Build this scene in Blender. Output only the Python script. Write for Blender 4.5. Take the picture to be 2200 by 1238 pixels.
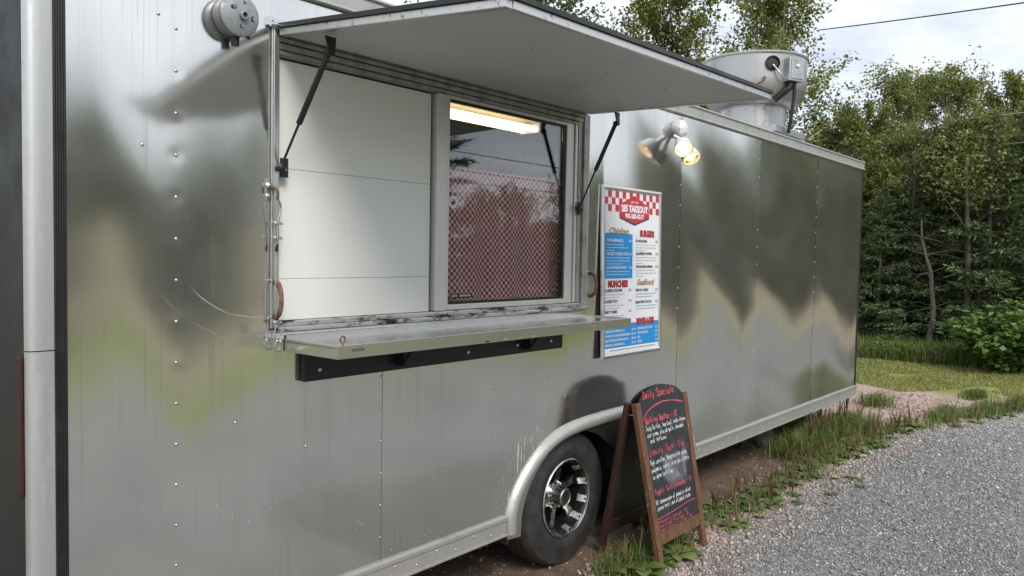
import bpy, math, random
import numpy as np
from mathutils import Vector, Matrix

for o in list(bpy.data.objects):
    bpy.data.objects.remove(o)
scene = bpy.context.scene
COL = scene.collection
rad = math.radians

# ------------------------------------------------------------------ camera
CAM = Vector((0.0, -2.3898, 1.6407))
YAW, PITCH, ROLL = 0.697763, 0.042853, 0.017365
fh = Vector((math.cos(YAW), math.sin(YAW), 0)); rt = Vector((math.sin(YAW), -math.cos(YAW), 0)); upv = Vector((0, 0, 1))
fwd = fh * math.cos(PITCH) - upv * math.sin(PITCH)
u1 = upv * math.cos(PITCH) + fh * math.sin(PITCH)
r2 = rt * math.cos(ROLL) + u1 * math.sin(ROLL)
u2 = u1 * math.cos(ROLL) - rt * math.sin(ROLL)
cd = bpy.data.cameras.new('camera'); cam = bpy.data.objects.new('camera', cd); COL.objects.link(cam)
cd.sensor_width = 36.0; cd.lens = 36.0 * 1695.33 / 2200.0; cd.clip_start = 0.05; cd.clip_end = 2000
m = Matrix((r2, u2, -fwd)).transposed().to_4x4(); m.translation = CAM
cam.matrix_world = m
scene.camera = cam

# ------------------------------------------------------------------ world, sun, exposure
SUN_EL, SUN_AZ = 44.0, 242.0      # azimuth measured from +X towards +Y, direction TO the sun
world = bpy.data.worlds.new('World'); scene.world = world; world.use_nodes = True
wn, wl = world.node_tree.nodes, world.node_tree.links
wn.clear()
wout = wn.new('ShaderNodeOutputWorld'); wbg = wn.new('ShaderNodeBackground'); wbg.inputs['Strength'].default_value = 0.1
sky = wn.new('ShaderNodeTexSky'); sky.sky_type = 'NISHITA'; sky.sun_disc = False
sky.sun_elevation = rad(SUN_EL); sky.sun_rotation = rad(90.0 - SUN_AZ)
sky.air_density = 1.0; sky.dust_density = 2.0
tc = wn.new('ShaderNodeTexCoord')
mp = wn.new('ShaderNodeMapping'); mp.inputs['Scale'].default_value = (1.6, 1.6, 5.0); mp.inputs['Rotation'].default_value = (0.15, 0.1, 0.4)
n1 = wn.new('ShaderNodeTexNoise'); n1.inputs['Scale'].default_value = 2.2; n1.inputs['Detail'].default_value = 7; n1.inputs['Roughness'].default_value = 0.58; n1.inputs['Distortion'].default_value = 0.5
ramp = wn.new('ShaderNodeValToRGB')
ramp.color_ramp.elements[0].position = 0.30; ramp.color_ramp.elements[0].color = (0.62, 0.62, 0.62, 1)
ramp.color_ramp.elements[1].position = 0.52; ramp.color_ramp.elements[1].color = (0.97, 0.97, 0.97, 1)
n2 = wn.new('ShaderNodeTexNoise'); n2.inputs['Scale'].default_value = 3.1; n2.inputs['Detail'].default_value = 6; n2.inputs['Roughness'].default_value = 0.55
ramp2 = wn.new('ShaderNodeValToRGB')
ramp2.color_ramp.elements[0].position = 0.32; ramp2.color_ramp.elements[0].color = (4.4, 4.8, 5.5, 1)
ramp2.color_ramp.elements[1].position = 0.68; ramp2.color_ramp.elements[1].color = (7.0, 7.2, 7.5, 1)
mixw = wn.new('ShaderNodeMix'); mixw.data_type = 'RGBA'
wl.new(tc.outputs['Generated'], mp.inputs['Vector'])
wl.new(mp.outputs['Vector'], n1.inputs['Vector']); wl.new(mp.outputs['Vector'], n2.inputs['Vector'])
wl.new(n1.outputs['Fac'], ramp.inputs['Fac']); wl.new(n2.outputs['Fac'], ramp2.inputs['Fac'])
wl.new(ramp.outputs['Color'], mixw.inputs['Factor'])
wl.new(sky.outputs['Color'], mixw.inputs['A']); wl.new(ramp2.outputs['Color'], mixw.inputs['B'])
wl.new(mixw.outputs['Result'], wbg.inputs['Color']); wl.new(wbg.outputs['Background'], wout.inputs['Surface'])

sd = bpy.data.lights.new('sun', 'SUN'); sun = bpy.data.objects.new('sun', sd); COL.objects.link(sun)
sd.energy = 1.5; sd.angle = rad(25); sd.color = (1.0, 0.95, 0.88)
to_sun = Vector((math.cos(rad(SUN_EL)) * math.cos(rad(SUN_AZ)), math.cos(rad(SUN_EL)) * math.sin(rad(SUN_AZ)), math.sin(rad(SUN_EL))))
sun.rotation_euler = to_sun.to_track_quat('Z', 'Y').to_euler()
sun.location = to_sun * 30

scene.view_settings.view_transform = 'Standard'
scene.view_settings.look = 'None'
scene.view_settings.exposure = 0.86
scene.view_settings.gamma = 1.0
scene.view_settings.use_curve_mapping = False
scene.render.engine = 'CYCLES'
scene.cycles.max_bounces = 8
scene.cycles.transparent_max_bounces = 12
scene.cycles.caustics_reflective = False
scene.cycles.caustics_refractive = False
scene.cycles.sample_clamp_indirect = 6.0
scene.cycles.use_denoising = True

# ------------------------------------------------------------------ node helpers
class Nt:
    def __init__(s, name):
        s.m = bpy.data.materials.new(name); s.m.use_nodes = True
        s.t = s.m.node_tree; s.b = s.t.nodes['Principled BSDF']; s.out = s.t.nodes['Material Output']
        s._pos = None
    def new(s, typ, **kw):
        n = s.t.nodes.new(typ)
        for k, v in kw.items(): setattr(n, k, v)
        return n
    def link(s, a, b): s.t.links.new(a, b)
    def put(s, sock, v):
        if hasattr(v, 'is_linked') or isinstance(v, bpy.types.NodeSocket): s.link(v, sock)
        else:
            try: sock.default_value = v
            except Exception: sock.default_value = (v[0], v[1], v[2], 1.0)
    def pos(s):
        if s._pos is None: s._pos = s.new('ShaderNodeNewGeometry').outputs['Position']
        return s._pos
    def objco(s): return s.new('ShaderNodeTexCoord').outputs['Object']
    def scale(s, vec, sc):
        n = s.new('ShaderNodeMapping'); n.inputs['Scale'].default_value = sc; s.link(vec, n.inputs['Vector']); return n.outputs['Vector']
    def noise(s, vec, scale, detail=4, rough=0.5, dist=0.0):
        n = s.new('ShaderNodeTexNoise'); n.inputs['Scale'].default_value = scale; n.inputs['Detail'].default_value = detail
        n.inputs['Roughness'].default_value = rough; n.inputs['Distortion'].default_value = dist
        s.link(vec, n.inputs['Vector']); return n.outputs['Fac']
    def voro(s, vec, scale, out='Distance'):
        n = s.new('ShaderNodeTexVoronoi'); n.inputs['Scale'].default_value = scale; s.link(vec, n.inputs['Vector']); return n.outputs[out]
    def math(s, op, a, b=0.0, c=None):
        n = s.new('ShaderNodeMath', operation=op); s.put(n.inputs[0], a); s.put(n.inputs[1], b)
        if c is not None: s.put(n.inputs[2], c)
        return n.outputs[0]
    def step(s, v, lo, hi, a=0.0, b=1.0):
        n = s.new('ShaderNodeMapRange', interpolation_type='SMOOTHSTEP'); s.put(n.inputs['Value'], v)
        s.put(n.inputs['From Min'], lo); s.put(n.inputs['From Max'], hi); s.put(n.inputs['To Min'], a); s.put(n.inputs['To Max'], b)
        return n.outputs['Result']
    def mix(s, f, a, b):
        n = s.new('ShaderNodeMix', data_type='RGBA'); s.put(n.inputs['Factor'], f); s.put(n.inputs['A'], a); s.put(n.inputs['B'], b); return n.outputs['Result']
    def ramp(s, v, stops):
        n = s.new('ShaderNodeValToRGB'); e = n.color_ramp.elements
        while len(e) < len(stops): e.new(0.5)
        for i, (p, c) in enumerate(stops): e[i].position = p; e[i].color = (c[0], c[1], c[2], 1)
        s.link(v, n.inputs['Fac']); return n.outputs['Color']
    def sep(s, v):
        n = s.new('ShaderNodeSeparateXYZ'); s.link(v, n.inputs[0]); return n.outputs
    def bump(s, h, strength=0.3, dist=0.01):
        n = s.new('ShaderNodeBump'); n.inputs['Strength'].default_value = strength; n.inputs['Distance'].default_value = dist
        s.link(h, n.inputs['Height']); s.link(n.outputs['Normal'], s.b.inputs['Normal'])
    def set(s, **kw):
        names = dict(color='Base Color', rough='Roughness', metal='Metallic', emis='Emission Color', estr='Emission Strength', spec='Specular IOR Level', coat='Coat Weight')
        for k, v in kw.items(): s.put(s.b.inputs[names[k]], v)
        return s

def simple(name, color, rough=0.5, metal=0.0, var=0.12, vscale=18.0, rvar=0.1, bump=0.0, bscale=80.0, spec=0.5):
    t = Nt(name); p = t.pos()
    n = t.noise(p, vscale, 5, 0.6)
    dark = tuple(c * (1 - var) for c in color); lite = tuple(min(1, c * (1 + var)) for c in color)
    t.set(color=t.ramp(n, [(0.3, dark), (0.7, lite)]), metal=metal, spec=spec)
    t.set(rough=t.step(n, 0.3, 0.7, max(0.02, rough - rvar), min(1, rough + rvar)))
    if bump: t.bump(t.noise(p, bscale, 3), bump, 0.004)
    return t.m

def dirty(name, base, dirt, rough, metal, scale=(14, 14, 3), lo=0.5, hi=0.72, bump=0.0):
    t = Nt(name); p = t.pos()
    a = t.noise(t.scale(p, scale), 1.0, 7, 0.65); b = t.noise(p, 45.0, 5, 0.7)
    f = t.step(t.math('ADD', t.math('MULTIPLY', a, 0.7), t.math('MULTIPLY', b, 0.3)), lo, hi)
    t.set(color=t.mix(f, base, dirt), metal=metal, rough=t.step(f, 0, 1, rough, min(1, rough + 0.3)))
    if bump: t.bump(b, bump, 0.003)
    return t.m

MAT = {}
def mats():
    # ---- mill aluminium skin of the trailer
    t = Nt('aluminium_skin'); p = t.pos()
    streak = t.noise(t.scale(p, (34, 34, 0.55)), 1.0, 5, 0.6)
    run = t.noise(t.scale(p, (60, 60, 0.35)), 1.0, 2, 0.4)
    line = t.step(t.math('ABSOLUTE', t.math('SUBTRACT', run, 0.5)), 0.0, 0.012, 1.0, 0.0)
    big = t.noise(p, 2.2, 4, 0.55); fine = t.noise(t.scale(p, (220, 220, 9)), 1.0, 3, 0.5)
    X, Y, Z = t.sep(p)
    # dried white splashes by the front of the wheel arch and specks low on the skin
    spk = t.voro(t.scale(p, (55, 55, 30)), 1.0)
    speck = t.math('MULTIPLY', t.step(spk, 0.06, 0.14, 1.0, 0.0), t.step(t.noise(p, 3.0, 3), 0.52, 0.62))
    speck = t.math('MULTIPLY', speck, t.step(Z, 1.05, 0.7))
    drips = t.step(t.noise(t.scale(p, (75, 75, 5)), 1.0, 4, 0.6), 0.56, 0.63)
    zone = t.math('MULTIPLY', t.step(t.math('ABSOLUTE', t.math('SUBTRACT', X, t.math('ADD', 2.62, t.math('MULTIPLY', Z, 0.52)))), 0.18, 0.03), t.math('MULTIPLY', t.step(Z, 0.92, 0.7), t.step(Z, 0.38, 0.44)))
    splash = t.math('MAXIMUM', t.math('MULTIPLY', t.math('MULTIPLY', drips, zone), t.step(t.noise(p, 11.0, 4), 0.35, 0.6, 0.1, 0.75)), t.math('MULTIPLY', speck, 0.6))
    dirt = t.math('ADD', t.step(streak, 0.54, 0.80, 0, 0.30), t.math('MULTIPLY', t.math('MULTIPLY', line, t.step(big, 0.38, 0.60)), 0.38))
    base = t.mix(t.step(big, 0.35, 0.65), (0.74, 0.735, 0.70), (0.80, 0.795, 0.76))
    rx_ = t.math('SUBTRACT', X, 1.56); rz_ = t.math('SUBTRACT', Z, 1.855)
    rr_ = t.math('ADD', t.math('SQRT', t.math('ADD', t.math('MULTIPLY', rx_, rx_), t.math('MULTIPLY', rz_, rz_))), t.math('MULTIPLY', t.math('SUBTRACT', t.noise(p, 3.5, 2), 0.5), 0.05))
    arcs = t.math('ADD', t.step(t.math('ABSOLUTE', t.math('SUBTRACT', rr_, 0.455)), 0.0008, 0.0026, 1.0, 0.0), t.math('MULTIPLY', t.step(t.math('ABSOLUTE', t.math('SUBTRACT', rr_, 0.535)), 0.0006, 0.002, 1.0, 0.0), 0.5))
    arcs = t.math('MULTIPLY', arcs, t.math('MULTIPLY', t.step(X, 1.57, 1.555), t.math('MULTIPLY', t.step(Z, 1.54, 1.46), t.step(t.noise(p, 7.0, 3), 0.36, 0.55))))
    base = t.mix(dirt, base, (0.42, 0.42, 0.39))
    base = t.mix(splash, base, (0.72, 0.73, 0.72))
    t.set(color=base, metal=t.step(splash, 0, 1, 0.95, 0.15))
    r = t.math('ADD', t.step(big, 0.3, 0.7, 0.10, 0.145), t.math('MULTIPLY', dirt, 0.12))
    r = t.math('ADD', t.math('ADD', r, t.math('MULTIPLY', arcs, 0.26)), t.math('MULTIPLY', fine, 0.03)); r = t.math('ADD', r, t.math('MULTIPLY', splash, 0.4))
    t.set(rough=r); t.bump(fine, 0.03, 0.001)
    MAT['skin'] = t.m
    MAT['alu'] = dirty('aluminium_trim', (0.72, 0.72, 0.71), (0.33, 0.32, 0.29), 0.30, 1.0, (6, 6, 6), 0.50, 0.78, 0.05)
    MAT['alu_matte'] = dirty('aluminium_oxidised', (0.52, 0.53, 0.52), (0.30, 0.30, 0.27), 0.5, 0.75, (20, 20, 4), 0.45, 0.8, 0.05)
    MAT['alu_cap'] = dirty('aluminium_corner', (0.60, 0.61, 0.61), (0.47, 0.47, 0.455), 0.42, 0.8, (30, 30, 2.5), 0.42, 0.72, 0.03)
    MAT['shaded_slate'] = simple('rear_wall_shaded_slate', (0.012, 0.013, 0.016), 0.6, 0.0, 0.2, 6)  # slate rear wall, its shade and dark tree reflections put into the colour
    MAT['alu_rail'] = dirty('aluminium_rail', (0.50, 0.50, 0.475), (0.33, 0.32, 0.29), 0.46, 0.65, (9, 9, 9), 0.46, 0.74, 0.04)
    MAT['alu_grimy'] = dirty('aluminium_grimy', (0.62, 0.62, 0.60), (0.035, 0.033, 0.03), 0.38, 0.85, (7, 7, 40), 0.46, 0.60, 0.1)
    MAT['alu_spotted'] = dirty('aluminium_mildew', (0.66, 0.66, 0.65), (0.14, 0.14, 0.135), 0.38, 0.9, (40, 40, 40), 0.54, 0.68, 0.05)
    MAT['frame'] = dirty('window_frame_metal', (0.68, 0.68, 0.65), (0.42, 0.40, 0.35), 0.42, 0.4, (9, 9, 3), 0.50, 0.80, 0.06)
    MAT['frame_dark'] = dirty('grimy_track_metal', (0.42, 0.405, 0.375), (0.17, 0.155, 0.13), 0.5, 0.45, (12, 12, 6), 0.42, 0.72, 0.06)
    MAT['steel'] = dirty('stainless_shelf', (0.66, 0.65, 0.63), (0.56, 0.54, 0.50), 0.24, 1.0, (8, 8, 8), 0.52, 0.8, 0.05)
    MAT['galv'] = dirty('galvanised_steel', (0.55, 0.56, 0.56), (0.24, 0.23, 0.21), 0.38, 0.9, (16, 16, 16), 0.45, 0.75, 0.06)
    MAT['zinc'] = simple('zinc_screw', (0.55, 0.55, 0.54), 0.28, 1.0)
    MAT['fan'] = dirty('spun_aluminium', (0.50, 0.50, 0.49), (0.22, 0.205, 0.18), 0.38, 0.92, (22, 22, 1.8), 0.50, 0.80, 0.04)
    MAT['rubber'] = simple('black_rubber', (0.012, 0.013, 0.015), 0.38, 0, 0.3, 9, 0.1)
    MAT['black'] = simple('black_paint', (0.014, 0.015, 0.017), 0.42, 0, 0.3, 25, 0.12, 0.1)
    MAT['blackboard_bar'] = dirty('black_angle_iron', (0.012, 0.013, 0.016), (0.05, 0.032, 0.02), 0.4, 0.1, (12, 12, 12), 0.55, 0.75, 0.15)
    MAT['rust'] = dirty('rusty_iron', (0.17, 0.07, 0.04), (0.30, 0.24, 0.20), 0.7, 0.2, (60, 60, 60), 0.45, 0.7, 0.3)
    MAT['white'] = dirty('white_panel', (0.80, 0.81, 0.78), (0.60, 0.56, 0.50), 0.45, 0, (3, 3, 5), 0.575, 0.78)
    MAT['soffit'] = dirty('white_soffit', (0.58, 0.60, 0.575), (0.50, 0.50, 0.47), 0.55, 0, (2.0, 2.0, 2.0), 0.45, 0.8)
    MAT['white_plastic'] = simple('white_plastic', (0.72, 0.73, 0.72), 0.4, 0, 0.06, 20)
    MAT['grey_box'] = dirty('grey_cast_box', (0.29, 0.31, 0.325), (0.20, 0.21, 0.22), 0.42, 0.25, (30, 30, 30), 0.45, 0.7, 0.1)
    MAT['paper'] = simple('sign_print_white', (0.75, 0.77, 0.80), 0.35, 0, 0.02, 3)
    MAT['p_red'] = simple('sign_print_red', (0.52, 0.035, 0.05), 0.35, 0, 0.05, 10)
    MAT['p_darkred'] = simple('sign_print_dark_red', (0.28, 0.02, 0.035), 0.35, 0, 0.05, 10)
    MAT['p_blue'] = simple('sign_print_blue', (0.016, 0.26, 0.62), 0.35, 0, 0.04, 6)
    MAT['p_gold'] = simple('sign_print_gold', (0.62, 0.40, 0.13), 0.35, 0, 0.05, 10)
    MAT['p_ink'] = simple('sign_print_ink', (0.05, 0.055, 0.07), 0.4, 0, 0.05, 10)
    MAT['p_grey'] = simple('sign_print_footer', (0.26, 0.26, 0.29), 0.4, 0, 0.05, 10)
    MAT['p_pale'] = simple('sign_print_small_type', (0.52, 0.48, 0.51), 0.4, 0, 0.05, 10)
    MAT['p_paleblue'] = simple('sign_print_small_type_blue', (0.30, 0.42, 0.54), 0.4, 0, 0.05, 10)
    MAT['p_sky'] = simple('sign_print_small_type_white', (0.34, 0.55, 0.74), 0.4, 0, 0.05, 10)
    # chalkboard slate with wiped chalk clouds
    t = Nt('chalkboard'); p = t.pos(); X, Y, Z = t.sep(p)
    n = t.noise(t.scale(p, (7, 7, 5)), 1.0, 5, 0.6, 0.5); s2 = t.noise(t.scale(p, (60, 60, 6)), 1.0, 3)
    zz = t.math('MULTIPLY', t.step(t.math('ABSOLUTE', t.math('SUBTRACT', Z, 0.48)), 0.11, 0.03), t.step(n, 0.42, 0.68))
    f = t.math('ADD', t.math('MULTIPLY', zz, 0.55), t.math('MULTIPLY', t.step(n, 0.45, 0.8), 0.12)); f = t.math('ADD', f, t.math('MULTIPLY', t.step(s2, 0.55, 0.75), 0.05))
    t.set(color=t.mix(f, (0.020, 0.024, 0.028), (0.30, 0.31, 0.36)), rough=0.55)
    MAT['slate'] = t.m
    MAT['chalk_white'] = simple('chalk_white', (0.62, 0.63, 0.63), 0.9, 0, 0.15, 300)
    MAT['chalk_red'] = simple('chalk_red', (0.60, 0.09, 0.11), 0.9, 0, 0.3, 300)
    def wood(name, a, b, c):
        t = Nt(name); p = t.pos()
        g = t.noise(t.scale(p, (50, 50, 3.5)), 1.0, 6, 0.65, 0.6); w = t.noise(t.scale(p, (45, 45, 25)), 1.0, 6, 0.7)
        col = t.ramp(g, [(0.3, a), (0.7, b)]); t.set(color=t.mix(t.step(w, 0.62, 0.70), col, c), rough=0.55); t.bump(g, 0.25, 0.002); return t.m
    MAT['wood'] = wood('worn_brown_wood', (0.075, 0.033, 0.016), (0.19, 0.095, 0.045), (0.45, 0.34, 0.22))
    MAT['wood_dark'] = wood('dark_stained_wood', (0.022, 0.010, 0.008), (0.055, 0.024, 0.018), (0.09, 0.05, 0.035))
    MAT['timber'] = wood('weathered_timber', (0.12, 0.10, 0.08), (0.24, 0.20, 0.16), (0.30, 0.26, 0.2))
    # glass
    def glass(name, tint, refl_boost):
        t = Nt(name); t.t.nodes.remove(t.b)
        tr = t.new('ShaderNodeBsdfTransparent'); tr.inputs[0].default_value = (*tint, 1)
        gl = t.new('ShaderNodeBsdfGlossy'); gl.inputs['Roughness'].default_value = 0.015; gl.inputs['Color'].default_value = (0.95, 0.97, 1.0, 1)
        fr = t.new('ShaderNodeLayerWeight'); fr.inputs['Blend'].default_value = 0.5
        fac = t.math('ADD', refl_boost, t.math('MULTIPLY', t.math('POWER', fr.outputs['Facing'], 4.0), 0.85))
        mx = t.new('ShaderNodeMixShader'); t.link(fac, mx.inputs[0]); t.link(tr.outputs[0], mx.inputs[1]); t.link(gl.outputs[0], mx.inputs[2])
        t.link(mx.outputs[0], t.out.inputs['Surface']); return t.m
    MAT['glass'] = glass('window_glass', (0.99, 0.99, 0.99), 0.085)
    MAT['lens'] = glass('lamp_lens', (0.96, 0.96, 0.96), 0.04)
    # checkered curtain
    t = Nt('checkered_cloth'); p = t.objco()
    ck = t.new('ShaderNodeTexChecker'); ck.inputs['Scale'].default_value = 1 / 0.0155
    sx = t.new('ShaderNodeSeparateXYZ'); t.link(p, sx.inputs[0]); cx = t.new('ShaderNodeCombineXYZ'); t.link(sx.outputs[0], cx.inputs[0]); t.link(sx.outputs[2], cx.inputs[1]); cx.inputs[2].default_value = 0.005
    t.link(cx.outputs[0], ck.inputs['Vector']); ck.inputs['Color1'].default_value = (0.42, 0.030, 0.075, 1); ck.inputs['Color2'].default_value = (0.86, 0.74, 0.77, 1)
    t.set(color=ck.outputs['Color'], rough=0.85)
    tl = t.new('ShaderNodeBsdfTranslucent'); t.link(ck.outputs['Color'], tl.inputs['Color']); mx = t.new('ShaderNodeMixShader'); mx.inputs[0].default_value = 0.35
    t.link(t.b.outputs[0], mx.inputs[1]); t.link(tl.outputs[0], mx.inputs[2]); t.link(mx.outputs[0], t.out.inputs['Surface'])
    MAT['check'] = t.m
    def emit(name, col, s):
        t = Nt(name); t.set(color=(0.8, 0.8, 0.8), emis=col, estr=s); return t.m
    MAT['tube'] = emit('fluorescent_tube', (1.0, 0.78, 0.40), 1.9)
    MAT['bulb'] = emit('halogen_bulb', (1.0, 0.62, 0.22), 9.0)
    MAT['reflector'] = simple('lamp_reflector', (0.85, 0.80, 0.72), 0.12, 1.0, 0.05)
    MAT['interior'] = simple('interior_panel', (0.30, 0.27, 0.22), 0.35, 0.6, 0.3, 4)
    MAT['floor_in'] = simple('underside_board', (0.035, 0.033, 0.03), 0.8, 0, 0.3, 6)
    # tyre and wheel
    t = Nt('tyre_rubber'); p = t.pos(); n = t.noise(p, 14, 6, 0.65)
    t.set(color=t.ramp(n, [(0.35, (0.016, 0.017, 0.018)), (0.75, (0.05, 0.048, 0.045))]), rough=0.62); t.bump(t.noise(p, 160, 2), 0.12, 0.002); MAT['tyre'] = t.m
    MAT['rim_black'] = simple('gloss_black_rim', (0.01, 0.01, 0.011), 0.2, 0, 0.3)
    MAT['rim_polish'] = dirty('machined_rim_face', (0.62, 0.62, 0.61), (0.22, 0.21, 0.19), 0.27, 1.0, (25, 25, 25), 0.48, 0.75, 0.05)
    MAT['tail'] = simple('tail_lamp_red', (0.030, 0.004, 0.006), 0.55, 0, 0.1)
    MAT['amber'] = simple('amber_marker', (0.30, 0.14, 0.05), 0.2, 0, 0.1)
    MAT['wire'] = simple('cable_jacket', (0.02, 0.02, 0.022), 0.6)
    MAT['wire_pale'] = simple('bare_wire', (0.30, 0.31, 0.32), 0.5)
    # leaves and bark
    def leaf(name, stops, trans=0.35, rough=0.55, spec=0.35):
        t = Nt(name); g = t.new('ShaderNodeNewGeometry'); r = g.outputs['Random Per Island']
        n = t.noise(g.outputs['Position'], 0.9, 3)
        v = t.math('ADD', t.math('MULTIPLY', r, 0.6), t.math('MULTIPLY', n, 0.5))
        col = t.ramp(v, stops); t.set(color=col, rough=rough, spec=spec)
        tl = t.new('ShaderNodeBsdfTranslucent'); t.link(t.mix(0.5, col, (0.16, 0.20, 0.03)), tl.inputs['Color'])
        mx = t.new('ShaderNodeMixShader'); mx.inputs[0].default_value = trans
        t.link(t.b.outputs[0], mx.inputs[1]); t.link(tl.outputs[0], mx.inputs[2]); t.link(mx.outputs[0], t.out.inputs['Surface']); return t.m
    MAT['leaf'] = leaf('birch_leaves', [(0.15, (0.085, 0.120, 0.034)), (0.5, (0.185, 0.215, 0.055)), (0.9, (0.34, 0.33, 0.085))])
    MAT['leaf_dark'] = leaf('maple_leaves', [(0.15, (0.05796, 0.09982, 0.03864)), (0.5, (0.1063, 0.1578, 0.05474)), (0.9, (0.1932, 0.2334, 0.0805))])
    MAT['needle'] = leaf('spruce_needles', [(0.15, (0.0425, 0.08147, 0.0425)), (0.5, (0.08855, 0.1417, 0.06376)), (0.9, (0.1859, 0.2302, 0.08855))], 0.2)
    MAT['shrub'] = leaf('shrub_leaves', [(0.15, (0.06325, 0.1323, 0.02875)), (0.5, (0.1092, 0.207, 0.046)), (0.9, (0.1955, 0.3105, 0.092))], 0.35, 0.4, 0.5)
    MAT['weed'] = leaf('plantain_leaves', [(0.15, (0.085, 0.135, 0.038)), (0.5, (0.145, 0.205, 0.06)), (0.9, (0.24, 0.27, 0.10))], 0.25, 0.4, 0.45)
    MAT['grass'] = leaf('grass_blades', [(0.15, (0.06875, 0.125, 0.0275)), (0.5, (0.125, 0.1812, 0.04375)), (0.9, (0.25, 0.25, 0.09375))], 0.3)
    MAT['lawn'] = leaf('lawn_blades', [(0.15, (0.1628, 0.2035, 0.05428)), (0.5, (0.2714, 0.2985, 0.0882)), (0.9, (0.4614, 0.4207, 0.1764))], 0.3)
    MAT['seed'] = leaf('seed_spikes', [(0.15, (0.0875, 0.05625, 0.0275)), (0.6, (0.1875, 0.1187, 0.0625)), (0.9, (0.2375, 0.1875, 0.0875))], 0.1)
    MAT['deadleaf'] = leaf('fallen_leaf', [(0.1, (0.35, 0.16, 0.05)), (0.9, (0.5, 0.36, 0.10))], 0.2)
    MAT['bark'] = dirty('grey_bark', (0.075, 0.064, 0.052), (0.16, 0.145, 0.125), 0.85, 0, (8, 8, 3), 0.5, 0.75, 0.4)
    MAT['bark_birch'] = dirty('birch_bark', (0.42, 0.40, 0.36), (0.07, 0.06, 0.05), 0.8, 0, (5, 5, 14), 0.52, 0.66, 0.3)
    # stones
    t = Nt('gravel_stone'); g = t.new('ShaderNodeNewGeometry'); r = g.outputs['Random Per Island']
    t.set(color=t.ramp(r, [(0.0, (0.1095, 0.1159, 0.1159)), (0.45, (0.2382, 0.2447, 0.2396)), (0.85, (0.3735, 0.3735, 0.3606)), (0.97, (0.6182, 0.5925, 0.5667))]), rough=0.8); MAT['stone'] = t.m
    t = Nt('pink_stone'); g = t.new('ShaderNodeNewGeometry'); r = g.outputs['Random Per Island']
    t.set(color=t.ramp(r, [(0.0, (0.19, 0.135, 0.115)), (0.45, (0.32, 0.245, 0.215)), (0.8, (0.43, 0.36, 0.32)), (0.97, (0.52, 0.47, 0.43))]), rough=0.8); MAT['pink'] = t.m
    t = Nt('rock'); p = t.pos(); t.set(color=t.ramp(t.noise(p, 9, 6, 0.65), [(0.3, (0.07, 0.06, 0.055)), (0.7, (0.2, 0.18, 0.16))]), rough=0.85); t.bump(t.noise(p, 30, 6), 0.5, 0.02); MAT['rock'] = t.m
    # ground sheet: grey gravel, pinkish gravel, bare dirt, lawn
    t = Nt('ground_mix'); p = t.pos(); X, Y, Z = t.sep(p)
    j1 = t.math('MULTIPLY', t.math('SUBTRACT', t.noise(p, 1.3, 5, 0.6), 0.5), 0.9); j2 = t.math('MULTIPLY', t.math('SUBTRACT', t.noise(p, 6.0, 4, 0.6), 0.5), 0.5)
    j = t.math('ADD', j1, j2)
    edge = t.math('SUBTRACT', -0.40, t.math('MULTIPLY', t.math('MINIMUM', t.math('MAXIMUM', t.math('SUBTRACT', X, 8.0), 0.0), 2.2), 0.36))
    d = t.math('ADD', t.math('SUBTRACT', edge, Y), t.math('MULTIPLY', j, 0.35))
    gravel = t.step(d, -0.02, 0.22); rim = t.step(d, -0.35, 0.0)
    v1 = t.voro(p, 70.0, 'Color'); v2 = t.voro(p, 150.0, 'Color')
    vb = t.new('ShaderNodeRGBToBW'); t.link(v1, vb.inputs[0]); vb2 = t.new('ShaderNodeRGBToBW'); t.link(v2, vb2.inputs[0])
    big = t.noise(p, 0.7, 5, 0.6)
    st = t.math('ADD', t.math('MULTIPLY', vb.outputs[0], 0.55), t.math('MULTIPLY', vb2.outputs[0], 0.35)); ruts = t.noise(t.scale(p, (0.35, 2.6, 1.0)), 1.0, 4, 0.6); st = t.math('ADD', st, t.math('MULTIPLY', t.math('SUBTRACT', big, 0.5), 0.45)); st = t.math('ADD', st, t.math('MULTIPLY', t.math('SUBTRACT', ruts, 0.5), 0.35))
    cg = t.ramp(st, [(0.12, (0.08464, 0.08887, 0.08887)), (0.45, (0.1884, 0.1935, 0.1884)), (0.75, (0.3068, 0.3068, 0.2962))])
    cp = t.ramp(st, [(0.12, (0.2048, 0.1365, 0.1092)), (0.45, (0.3822, 0.2798, 0.2388)), (0.75, (0.5733, 0.4709, 0.4095))])
    cdirt = t.ramp(t.noise(p, 9.0, 8, 0.7), [(0.3, (0.0845, 0.0559, 0.0416)), (0.7, (0.208, 0.1456, 0.1105))])
    cl = t.ramp(t.noise(p, 2.2, 6, 0.65), [(0.3, (0.1455, 0.1719, 0.04761)), (0.6, (0.2513, 0.2645, 0.07935)), (0.8, (0.3703, 0.3306, 0.1455))])
    pinkm = t.math('MAXIMUM', t.step(t.math('ADD', X, j), 8.2, 8.8), rim)
    col = t.mix(pinkm, cdirt, cp)
    lawn = t.step(t.math('ADD', X, t.math('MULTIPLY', j, 1.1)), 10.7, 11.1)
    patch = t.step(t.noise(p, 1.7, 4), 0.60, 0.68); lawn = t.math('MULTIPLY', lawn, t.math('SUBTRACT', 1.0, t.math('MULTIPLY', patch, t.step(X, 12.6, 11.2))))
    lawn = t.math('MAXIMUM', lawn, t.step(t.math('ADD', Y, t.math('MULTIPLY', j, 0.5)), 3.0, 3.8))
    col = t.mix(lawn, col, cl)
    col = t.mix(gravel, col, cg)
    back = t.math('MAXIMUM', t.step(t.math('ADD', Y, t.math('MULTIPLY', j, 1.5)), -6.2, -6.8), t.math('MULTIPLY', t.step(t.math('ADD', X, t.math('MULTIPLY', j, 2.0)), 18.4, 19.2), t.step(Y, -1.0, -1.6)))
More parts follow.
